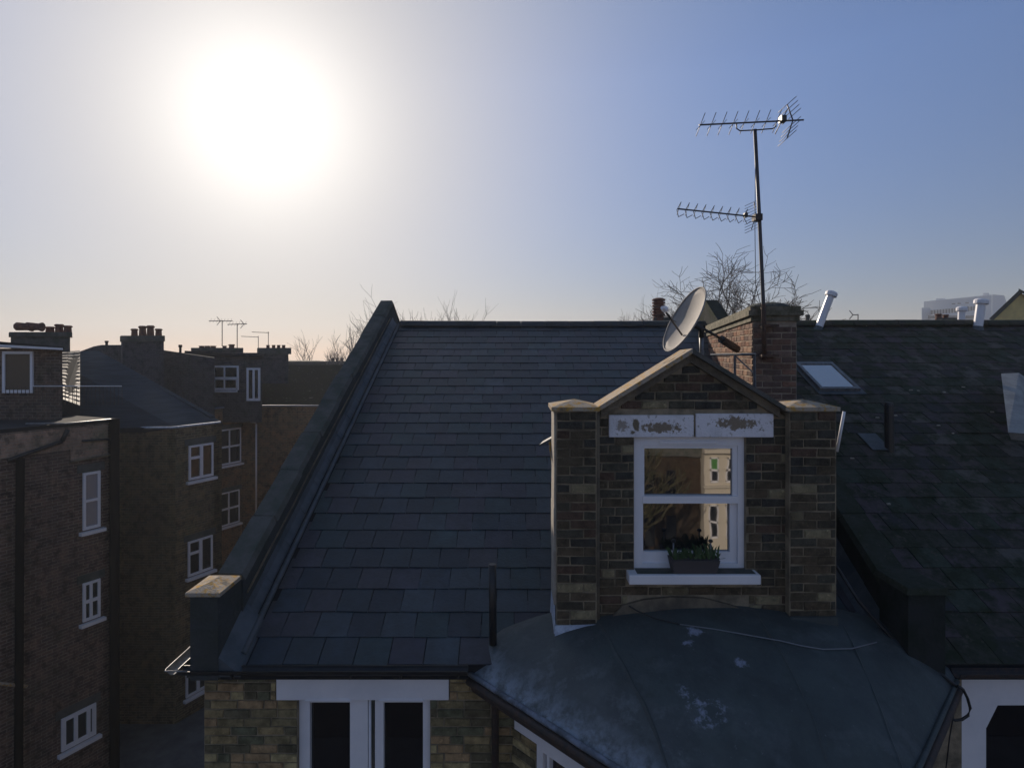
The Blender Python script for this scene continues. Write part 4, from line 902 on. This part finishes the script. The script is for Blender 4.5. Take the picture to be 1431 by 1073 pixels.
b = MB(); q = [a0, a1, a1+rn*7, a0+rn*7]; b.hexa([(*p, ZA) for p in q], [(*p, ZA+.08) for p in q]); b.build('roof', M['deck'], ba)
line_on('stone_ledge', lineA, -20, 952, 36, 958, .04, M['stone'], ba, .05)
# pale band of newer brick under the gutter
b = MB(); n_ = Vector((r_.y, -r_.x)); p = on(lineA, -20); q_ = on(lineA, 98); s_ = on(lineA, 150)
M['wall_pale'] = brickwall('brick_wall_pale', dirt=(.17, .12, .09), c1=(.42, .27, .19), c2=(.28, .21, .15), mortar=(.36, .29, .23))
for u0, u1, z0, z1 in ((p, q_, ZA-.55, ZA-.04), (q_, s_, ZA-.85, ZA-.04)):
    b.hexa([(*(u0+n_*.02), z0), (*(u1+n_*.02), z0), (*u1, z0), (*u0, z0)], [(*(u0+n_*.02), z1), (*(u1+n_*.02), z1), (*u1, z1), (*u0, z1)])
b.build('brick_band', M['wall_pale'], ba)

bb = thing('apartment_house', 'olive brown brick rear wing with paired casement windows, right of the thick drainpipe', 'house', (-11, 18.5, 0))
lineB = (Vector((-9.6, 19)), r_); bc = on(lineB, 245); be = on(lineB, 310); ZBt = CZ-2.25
plan_wall('wall', [bc-Vector((3.5, 0)), bc, be, be+rn*9], 0, ZBt, M['wall_b'], bb)
far_window(lineB, 263, 297, 623, 671, bb, 'case'); far_window(lineB, 262, 296, 757, 806, bb, 'case'); far_window(lineB, 259, 292, 925, 975, bb, 'case')
tubeo('gutter', [(bc.x-3.5, bc.y-.06, ZBt+.02), (bc.x-.05, bc.y-.06, ZBt+.02), (be.x, be.y-.1, ZBt+.02)], .035, M['palelead'], bb)
# slate slope climbing to the ridge, and the raking party wall beside it
RB = P(133, 490, 21.6); b = MB()
q = [(bc.x-4.5, bc.y-.5, ZBt+.02), (bc.x, bc.y, ZBt+.02), (be.x, be.y, ZBt+.03), tuple(RB), tuple(P(60, 494, 20))]
b.face(q); b.face([(x, y+.1, z-.15) for x, y, z in q][::-1])
for i in range(5): a = Vector(q[i]); c = Vector(q[(i+1) % 5]); o2 = Vector((0, .1, -.15)); b.face([a, a+o2, c+o2, c])
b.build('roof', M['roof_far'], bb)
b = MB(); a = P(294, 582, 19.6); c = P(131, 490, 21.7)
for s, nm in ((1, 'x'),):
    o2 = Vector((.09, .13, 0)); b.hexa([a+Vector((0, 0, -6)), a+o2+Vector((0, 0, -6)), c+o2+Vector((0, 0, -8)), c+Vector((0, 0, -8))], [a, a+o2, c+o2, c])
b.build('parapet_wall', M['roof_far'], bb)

bcg = thing('apartment_house', 'rust brown brick house with a white drainpipe, in the gap beside the raking parapet', 'house', (-11, 28, 0))
lineC = (Vector((-12.7, 27)), r_); c1 = on(lineC, 338); ZCt = CZ-2.43; c0_ = on(lineC, 270)
plan_wall('wall', [c0_, c1, c1+Vector((9, 0))], 0, ZCt, M['wall_c'], bcg)
far_window(lineC, 306, 336, 601, 651, bcg, 'cross'); far_window(lineC, 306, 334, 690, 737, bcg, 'cross', fw_=.05)
lineC2 = (Vector((c1.x, c1.y)), Vector((1, 0)))
line_on('drain_pipe', lineC2, 359, 592, 359, 720, .04, M['paint'], bcg); line_on('drain_pipe', lineC2, 346, 588, 359, 590, .04, M['paint'], bcg)
tubeo('gutter', [(c0_.x, c0_.y-.1, ZCt), (c1.x, c1.y-.12, ZCt), (c1.x+9, c1.y-.12, ZCt)], .045, mat('gutter_grey', (.25, .25, .27), .6), bcg)
b = MB(); z = ZCt; b.face([(c0_.x-1, c0_.y, z+.02), (c1.x, c1.y, z+.02), (c1.x+9, c1.y, z+.02), (c1.x+11, c1.y+5, z+1.75), (c0_.x-1, c1.y+5, z+1.75)]); b.build('roof', mat('mossy_far_roof', (.026, .024, .02), 1, (.03, .03, .02), 2, spec=0, bump=1, bscale=5, col3=(.22, .20, .18), s3=5, sp3=(.62, .68)), bcg)

# upper storeys against the sky
def block(x0, x1, yt, yb, d, depth, name, parent, m, d2=None):
    d2 = d2 or d; b = MB(); q = [P(x0, yt, d), P(x1, yt, d2)]; lo = [P(x0, yb, d), P(x1, yb, d2)]; o2 = Vector((depth*((x1-CX)/F-.12) if x1 < CX else depth*((x0-CX)/F+.12), depth, 0))
    b.hexa([lo[0], lo[1], lo[1]+o2, lo[0]+o2], [q[0], q[1], q[1]+o2, q[0]+o2]); return b.build(name, m, parent)
def pots(parent, lst, d, m=M['terracotta']):
    for x, w_, yt, yb in lst:
        r = w_*d/F/2; z0 = ZZ(yb, d); h = ZZ(yt, d)-z0; b = MB(); b.lathe((XX(x, d), d+.2, z0), (0, 0, 1), [(-.1, r*1.05), (h*.75, r*.85), (h*.8, r*1.1), (h*.92, r*1.1), (h, r*.8)], 10); b.build('chimney_pot', m, parent)
def stack(label, x0, x1, yt, yb, d, depth, plist, m=M['wall_up'], cap=5, ov=3):
    t_ = thing('chimney_stack', label, 'chimney', tuple(P((x0+x1)/2, yb, d)), 'chimney stacks on the far roofs')
    block(x0, x1, yt+cap, yb, d, depth, 'stack', t_, m); block(x0-ov, x1+ov, yt, yt+cap, d-.08, depth+.16, 'corbel', t_, M['cope']); pots(t_, plist, d+depth*.3); return t_
up1 = thing('roof_storey', 'brown attic storey with one white framed window behind thin white railings, far left', 'house', (-13, 15.5, 8))
block(-60, 87, 487, 592, 15.3, 3, 'wall', up1, M['wall_a'])
lineU = (Vector((XX(0, 15.29), 15.29)), Vector((1, 0)))
far_window(lineU, 5, 47.5, 491, 549, up1, 'plain', glass('window_brown', (.075, .065, .055), .05), sill=False, fw_=.065)
b = MB(); b.hexa([P(-60, 479, 15.0), P(90, 488.5, 15.0), P(90, 488.5, 18), P(-60, 480, 18)], [P(-60, 472, 15.0), P(89, 485, 15.0), P(89, 485, 18), P(-60, 474, 18)]); b.build('flat_roof', M['deck'], up1)
b = MB(); b.hexa([P(-60, 482, 14.97), P(88, 489, 14.97), P(88, 489, 15.28), P(-60, 484, 15.28)], [P(-60, 478, 14.97), P(88, 486.4, 14.97), P(88, 486.4, 15.28), P(-60, 478, 15.28)]); b.build('fascia', M['paint'], up1)
rl = thing('railing', 'thin pale handrail with upright bars round the roof edge below the attic window', 'railing', tuple(P(100, 575, 14.8)))
tubeo('handrail', [P(45, 539.5, 14.7), P(170, 539.5, 14.9)], .012, M['paint'], rl, 5)
for x in [8+5.5*i for i in range(8)]+[54+5.3*i for i in range(23)]: tubeo('baluster', [P(x, 540, 14.8), P(x, 566 if x > 50 else 552, 14.8)], .010 if 84 < x < 113 or x < 50 else .005, M['iron'], rl, 4)
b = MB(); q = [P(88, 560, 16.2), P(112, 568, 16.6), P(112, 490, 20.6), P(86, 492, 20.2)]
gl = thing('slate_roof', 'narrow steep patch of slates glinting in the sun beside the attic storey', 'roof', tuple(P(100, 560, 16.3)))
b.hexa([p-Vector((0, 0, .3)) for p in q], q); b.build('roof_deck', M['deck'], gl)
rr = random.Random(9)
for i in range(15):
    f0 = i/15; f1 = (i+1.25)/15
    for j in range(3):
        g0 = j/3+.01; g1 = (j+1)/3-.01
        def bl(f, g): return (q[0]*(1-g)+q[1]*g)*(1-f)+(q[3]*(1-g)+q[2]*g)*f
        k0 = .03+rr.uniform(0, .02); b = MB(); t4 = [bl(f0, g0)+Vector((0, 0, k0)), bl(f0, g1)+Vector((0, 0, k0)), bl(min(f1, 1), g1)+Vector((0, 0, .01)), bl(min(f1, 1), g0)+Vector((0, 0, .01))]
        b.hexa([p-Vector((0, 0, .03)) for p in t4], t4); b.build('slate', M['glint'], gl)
stack('broad far-left stack with tumbled clay pots above the attic storey', 16, 98, 464, 492, 18.5, 1, [(76, 11, 452.5, 466), (88, 11, 454.5, 467), (63, 12, 456, 467)], M['cope'], 6)
for x0, x1, y in ((22, 44, 456), (36, 58, 456)):
    b = MB(); b.lathe(P(x0, y, 18.6), P(x1, y+1, 18.6)-P(x0, y, 18.6), [(0, .10), (.05, .13), (.4, .11), (.5, .14)], 10); b.build('chimney_pot', M['terracotta'], [o for o in S.objects if o.name.startswith('chimney_stack')][-1])
mid = thing('party_gable', 'dark brick gable wall below the four pot chimney', 'house', tuple(P(190, 560, 25)))
b = MB(); pl = [P(112, 491, 25), P(131, 484, 25), P(142, 482, 25), P(176, 482, 25), P(232, 490, 25), P(300, 500, 25), P(300, 600, 25), P(112, 600, 25)]
o2 = Vector((-1, 2, 0)); b.face(pl[::-1], uv=[(p.x, p.z) for p in pl[::-1]]); b.face([p+o2 for p in pl])
for i in range(len(pl)): b.face([pl[i-1], pl[i], pl[i]+o2, pl[i-1]+o2])
b.build('wall', M['wall_up'], mid)
stack('square stack with four red clay pots in a row', 171, 229, 469, 545, 23.5, 1, [(183.5, 9, 459, 470), (195, 10, 455, 470), (206, 10, 454.5, 470), (217.5, 9, 459, 470)], M['wall_up'], 8, 1.5)
v = thing('vent_pipe', 'short dark vent pot standing on the ridge between two far-left chimneys', 'vent', tuple(P(149, 482, 25))); b = MB(); b.lathe(P(149, 483, 25.2), (0, 0, 1), [(0, .05), (.12, .05), (.13, .07), (.2, .07)], 8); b.build('pot', M['iron'], v)
b = MB(); b.lathe(P(252, 494, 25.2), (0, 0, 1), [(0, .05), (.25, .05), (.27, .08), (.36, .07)], 8); b.build('pot', M['iron'], v)
up2 = thing('roof_storey', 'dark brick attic storey with a white casement window and a narrow white door', 'house', tuple(P(300, 560, 27)))
block(232, 366, 493, 590, 27.0, 4, 'wall', up2, M['wall_up'])
b = MB(); b.hexa([P(258, 494, 26.8), P(366, 500, 26.8), P(366, 500, 30), P(258, 496, 30)], [P(258, 490, 26.8), P(366, 497, 26.8), P(366, 497, 30), P(258, 493, 30)]); b.build('flat_roof', M['deck'], up2)
lineV = (Vector((XX(300, 26.98), 26.98)), Vector((1, 0)))
far_window(lineV, 298, 334, 511, 545, up2, 'cross', M['farglass'], sill=False, fw_=.08); far_window(lineV, 345, 364, 514, 560, up2, 'door', M['farglass'], sill=False, fw_=.09)
w = far_window(lineV, 299.5, 332, 529, 548, up2, 'plain', M['paleglass'], sill=False, fw_=.05)
stack('low wide stack with squat pots under the twin rooftop aerials', 268, 340, 486, 497, 28.5, 1, [(279, 8, 483, 488), (287, 8, 483, 488), (295, 8, 483, 488), (321, 8, 481, 490), (311, 6, 483, 488)], M['wall_up'], 4, 0)
def farae(label, bx, yt, yb, x0, x1, d, slope, n, refl):
    t_ = thing('tv_aerial', label, 'aerial', tuple(P(bx, yb, d)), 'aerials on the far roofs'); r = .016 if n == 0 else .020
    tubeo('pole', [P(bx, yt, d), P(bx, yb, d)], r, M['alu'], t_, 5); tubeo('boom', [P(x0, yt+1-slope, d), P(x1, yt+1+slope, d)], r*.9, M['alu'], t_, 5)
    for i in range(n):
        x = x0+(x1-x0)*(i+.5)/n; tubeo('element', [P(x+1.5, yt-2.5, d-.2), P(x-1.5, yt+3.5, d+.2)], .006, M['alu'], t_, 3)
    for s in (-1, 1):
        if refl: tubeo('reflector', [P(refl, yt+1, d), P(refl-5, yt+1+s*6, d)], .014, M['alu'], t_, 4)
farae('left one of the twin hazy aerials above the wide low stack', 310.5, 447.5, 484, 292, 325, 29, 0, 7, 308)
farae('second of the twin hazy aerials, its pole just right of the first', 331.5, 452, 488, 318, 345, 29, -.5, 6, 341)
farae('small plain aerial with its boom pointing left, shorter of the pair by the round stack', 361, 469.5, 490, 337, 361, 30, .5, 0, None)
farae('taller plain aerial of the pair beside the round stack', 375, 463.5, 484, 352, 376, 30, .5, 0, None)
stack('stout flared stack with four small dark pots beside the plain aerials', 366, 403, 486, 536, 27, 1.2, [(372, 5, 482, 487), (380, 5, 482, 487), (387, 5, 482, 487), (394, 5, 482, 487)], M['wall_up'], 9, 4)
up3 = thing('roof_storey', 'far low grey attic with a white window and pale railings next to the flared stack', 'house', tuple(P(430, 540, 34)))
block(400, 456, 505, 545, 34, 4, 'wall', up3, M['cope'])
lineY = (Vector((XX(410, 33.98), 33.98)), Vector((1, 0)))
far_window(lineY, 411, 438, 519, 533, up3, 'bars', M['paleglass'], sill=False, fw_=.07)
tubeo('railing', [P(405, 531, 33), P(470, 531, 33)], .02, M['palelead'], up3, 4)
stack('smallest and most distant stack, half hidden by the raking parapet', 458, 486, 505, 535, 45, 1.2, [(464, 4, 500, 506), (470, 4, 500, 506), (477, 4, 500, 506)], M['wall_up'], 3, 1)
b = thing('terrace_row', 'distant dark terrace roofs filling the gap behind the far attic storeys', 'house', tuple(P(420, 540, 50)))
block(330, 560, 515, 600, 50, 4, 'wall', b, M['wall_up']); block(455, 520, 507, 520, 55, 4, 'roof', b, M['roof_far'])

# behind the ridge
cs = thing('chimney_stack', 'ribbed clay cowl on a small stack just behind the slate ridge', 'chimney', tuple(P(921, 470, 13.5)), 'chimney stacks on the far roofs')
block(913, 936, 444, 560, 13.5, .5, 'stack', cs, M['cope'])
b = MB(); base = P(920.5, 446, 13.6); pr = [(0, .13), (.08, .12)]
for k in range(6): pr += [(.1+k*.065, .105), (.11+k*.065, .145), (.145+k*.065, .145), (.155+k*.065, .105)]
pr += [(.48, .12), (.5, .06)]; b.lathe(base-Vector((0, 0, .03)), (0, 0, 1), pr, 16); b.build('chimney_pot', M['terracotta'], cs)
cs2 = thing('chimney_stack', 'clay pots just showing over the mossy ridge in front of the office block', 'chimney', tuple(P(1322, 450, 18)), 'chimney stacks on the far roofs')
block(1310, 1338, 444, 570, 18, .6, 'stack', cs2, M['cope']); pots(cs2, [(1318, 9, 438, 446), (1328, 8, 439, 446)], 18.1)
cs3 = thing('chimney_stack', 'little pot by the white leaning vent, behind the mossy ridge', 'chimney', tuple(P(1133, 450, 18.4)), 'chimney stacks on the far roofs')
pots(cs3, [(1133, 6, 439, 452)], 18.4, M['cope']); block(1126, 1140, 451, 570, 18.4, .5, 'stack', cs3, M['cope'])
farae('tiny aerial peeping over the mossy ridge between vent and office block', 1199, 439, 452, 1191, 1199, 20, 0, 0, 1192)
of = thing('office_block', 'pale modern office block with ribbon windows on the horizon at right', 'office block', tuple(P(1345, 450, 230)))
def ob(name, x0, x1, yt, yb, d, dep, m, d2=None, yt2=None, yb2=None, par=of):
    d2 = d2 or d; b = MB(); sx_ = dep*((x0-CX)/F+.05); q = [P(x0, yt, d), P(x1, yt2 or yt, d2), P(x1, yt2 or yt, d2)+Vector((sx_, dep, 0)), P(x0, yt, d)+Vector((sx_, dep, 0))]
    lo = [P(x0, yb, d), P(x1, yb2 or yb, d2), P(x1, yb2 or yb, d2)+Vector((sx_, dep, 0)), P(x0, yb, d)+Vector((sx_, dep, 0))]; b.hexa(lo, q); return b.build(name, m, par)
ob('facade', 1291, 1386, 421.5, 531.4, 240, 30, M['office'], 228, 412, 533.5); ob('tower_end', 1386.5, 1403.5, 411.5, 533.3, 229, 25, M['office'], 240, 413, 531.4)
ob('plant_room', 1308, 1321, 417, 422, 245, 8, M['office']); ob('plant_room', 1374, 1382, 409.5, 414, 240, 8, M['office']); ob('low_wing', 1288, 1300, 430, 534, 225, 10, M['office'])
for x0, x1, ya, yb_ in ((1300, 1341, 433.5, 430), (1347, 1368, 429, 427)):
    for k in range(10 if x1 < 1345 else 5):
        n_ = 10 if x1 < 1345 else 5; xa = x0+(x1-x0)*k/n_; y0 = ya+(yb_-ya)*k/n_
        ob('window', xa+.4, xa+(x1-x0)/n_-.5, y0, y0+6, 223, .5, M['officeglass'])
ob('window', 1297, 1372, 441, 445.5, 222.5, .5, M['officeglass'])
for x in (1330, 1338, 1349): ob('window', x, x+5, 424-(x-1330)*.07, 425.3-(x-1330)*.07, 223, .5, M['officeglass'])
oc = thing('gable_house', 'ochre rendered gable end rising behind the mossy ridge at the right edge', 'house', tuple(P(1420, 450, 24)))
b = MB(); pl = [P(1384, 447, 24), P(1384, 444, 24), P(1423, 408, 24), P(1470, 430, 24), P(1470, 886, 24), P(1384, 886, 24)]; o2 = Vector((4.2, 5, 0))
b.face(pl[::-1]); b.face([p+o2 for p in pl])
for i in range(len(pl)): b.face([pl[i-1], pl[i], pl[i]+o2, pl[i-1]+o2])
b.build('gable_wall', M['ochre'], oc)
b = MB(); a = P(1382, 445.5, 23.8); c = P(1423.5, 406, 23.8); b.hexa([a, a+Vector((.15, 0, -.05)), a+Vector((.5, .4, -.05)), a+Vector((.35, .4, 0))], [c, c+Vector((.15, 0, -.05)), c+Vector((.5, .4, -.05)), c+Vector((.35, .4, 0))]); 
b.hexa([c, P(1480, 436, 23.8), P(1480, 436, 24.2), c+Vector((.35, .4, 0))], [c+Vector((0, 0, .08)), P(1480, 433, 23.8), P(1480, 433, 24.2), c+Vector((.35, .4, .08))]); b.build('verge', M['cope'], oc)

# ---------------------------------------------------------------- bare trees
def tree(label, base, top_y_h, spread, seed, m, levels=5, twig=.012, lean=0, thick=.18, first=5, up=.55, group=None, wide=1.):
    t_ = thing('bare_tree', label, 'tree', tuple(base), group); rr = random.Random(seed); tr = MB(); cr = MB()
    def grow(p, d, ln, r, lv):
        pts = [p]; q = p.copy(); dd = d.copy()
        for k in range(3):
            dd = (dd+Vector((rr.gauss(0, .13), rr.gauss(0, .13), rr.gauss(.03, .08)))).normalized(); q = q+dd*ln/3; pts.append(q.copy())
        (tr if lv == 0 else cr).tube(pts, r, 5 if lv < 2 else 3, r1=max(r*.6, twig*.7), caps=False)
        if lv >= levels: return
        nb = first if lv == 0 else rr.choice((3, 4, 4) if lv < 3 else (3, 4, 5))
        for k in range(nb):
            f = 1 if k == 0 else rr.uniform(.35, 1); i = min(int(f*3), 2); s = pts[i]+(pts[i+1]-pts[i])*(f*3-i if f < 1 else 1)
            ang = rr.uniform(.25, .95)*spread; az = rr.uniform(0, 6.283); u_ = dd.cross(Vector((.3, .2, 1))).normalized(); w_ = dd.cross(u_)
            nd = (dd*math.cos(ang)+(u_*math.cos(az)+w_*math.sin(az))*math.sin(ang)); nd.z += up*.25; nd.normalize()
            grow(s, nd, ln*rr.uniform(.55, .8), max(r*.55, twig), lv+1)
    grow(Vector(base), Vector((lean, 0, 1)).normalized(), top_y_h*.45, thick, 0)
    # grown first, then brought to its measured height
    zs = sorted(v[2] for v in cr.v); k = (top_y_h-base.z)/(zs[-len(zs)//200]-base.z)
    for q in (tr, cr): q.v = [(base.x+(v[0]-base.x)*k*wide, base.y+(v[1]-base.y)*k*wide, base.z+(v[2]-base.z)*k) for v in q.v]
    tr.build('trunk', m, t_); cr.build('crown', m, t_)
def treeat(label, x, ytop, d, **k):
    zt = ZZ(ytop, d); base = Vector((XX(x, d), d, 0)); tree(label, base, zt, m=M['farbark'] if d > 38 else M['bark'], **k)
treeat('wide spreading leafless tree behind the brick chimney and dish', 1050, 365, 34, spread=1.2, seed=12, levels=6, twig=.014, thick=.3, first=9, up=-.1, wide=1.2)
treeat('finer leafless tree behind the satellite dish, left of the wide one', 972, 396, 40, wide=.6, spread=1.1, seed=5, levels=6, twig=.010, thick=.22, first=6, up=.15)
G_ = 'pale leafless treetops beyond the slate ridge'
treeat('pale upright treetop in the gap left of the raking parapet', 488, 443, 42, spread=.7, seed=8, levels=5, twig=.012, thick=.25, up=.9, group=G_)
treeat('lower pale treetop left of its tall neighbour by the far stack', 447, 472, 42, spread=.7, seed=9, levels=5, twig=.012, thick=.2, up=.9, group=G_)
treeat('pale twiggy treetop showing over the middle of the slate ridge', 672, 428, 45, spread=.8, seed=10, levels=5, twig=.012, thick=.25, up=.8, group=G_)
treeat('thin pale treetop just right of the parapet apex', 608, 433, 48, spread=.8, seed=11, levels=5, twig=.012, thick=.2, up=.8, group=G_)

# ================================================================ ACROSS THE STREET (seen in the dormer glass)
op = thing('terraced_house', 'cream bay fronted house mirrored in the right side of the dormer window', 'house', (11, -22.5, 0))
DM = 33.0; YO = 2*5.28-DM
def RX(x): return (x-CX)*DM/F
def RZ(y): return CZ+(HY-y)*DM/F
b = MB(); b.box(RX(984), RX(1120), YO-8, YO, 0, RZ(628)); b.build('wall', M['cream'], op)
b = MB(); b.box(RX(981), RX(1122), YO, YO+.35, RZ(632), RZ(626)); b.box(RX(981), RX(1122), YO, YO+.2, RZ(681), RZ(678)); b.build('cornice', M['cream'], op)
for (a, c) in ((992, 1004), (1015, 1027), (1038, 1050)):
    for yt, yb_ in ((639, 672), (706, 751)):
        b = MB(); x0, x1, z0, z1 = RX(a), RX(c), RZ(yb_), RZ(yt); zm = (z0+z1)/2
        for q in ((x0, x0+.06, z0, z1), (x1-.06, x1, z0, z1), (x0, x1, z0-.06, z0+.05), (x0, x1, z1-.06, z1), (x0, x1, zm-.05, zm+.05)): b.box(q[0], q[1], YO, YO+.08, q[2], q[3])
        w = b.build('window', M['paint'], op); boxo('pane', x0+.05, x1-.05, YO, YO+.03, zm, z1-.05, M['green'] if (a == 992 and yt == 639) else M['farglass'], w); boxo('pane', x0+.05, x1-.05, YO, YO+.03, z0, zm, M['farglass'], w)
op2 = thing('terraced_house', 'dark brown brick house mirrored in the left side of the dormer window', 'house', (5, -24, 0))
b = MB(); b.box(-40, RX(983), YO-8, YO-.6, 0, RZ(640)); b.build('wall', M['wall_opp'], op2); b = MB(); b.box(-40, RX(983), YO-8, YO-.4, RZ(640), RZ(620)); b.build('parapet_wall', M['cope'], op2)
for x in range(905, 960, 30):
    for yt in (660, 725): boxo('window', RX(x), RX(x+13), YO-.6, YO-.55, RZ(yt+42), RZ(yt), M['farglass'], op2)
M['sunbark'] = mat('sunlit_bark', (.10, .080, .050), .9, (.055, .06, .025), 3)
tree('leafless street tree with pale bark mirrored in the dormer glass', Vector((4.7, -14, 0)), 9.0, .8, 33, M['sunbark'], levels=5, twig=.02, thick=.3, first=5, up=.6)

bk = thing('terraced_house', 'brick house row just behind the main slate ridge, carrying the ribbed clay cowl', 'house', (6, 19, 0))
b = MB(); b.box(-3.5, 16, 17.95, 24, 0, CZ-1.5); b.build('wall', M['wall_c'], bk)
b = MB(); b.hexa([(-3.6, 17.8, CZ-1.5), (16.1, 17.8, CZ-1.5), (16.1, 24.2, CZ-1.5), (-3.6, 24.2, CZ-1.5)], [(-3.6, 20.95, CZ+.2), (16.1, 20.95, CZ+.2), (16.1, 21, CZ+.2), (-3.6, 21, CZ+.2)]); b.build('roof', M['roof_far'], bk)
# ================================================================ AIR
hm = bpy.data.materials.new('haze'); hm.use_nodes = True; n = hm.node_tree.nodes; n.remove(n['Principled BSDF'])
pv = n.new('ShaderNodeVolumePrincipled'); pv.inputs['Density'].default_value = .0009; pv.inputs['Color'].default_value = (.85, .90, .98, 1); pv.inputs['Anisotropy'].default_value = .25
hm.node_tree.links.new(pv.outputs[0], n['Material Output'].inputs['Volume'])
b = MB(); b.box(-510, 510, -130, 610, -1, 38); tag(b.build('haze', hm, weld=True), kind='stuff')
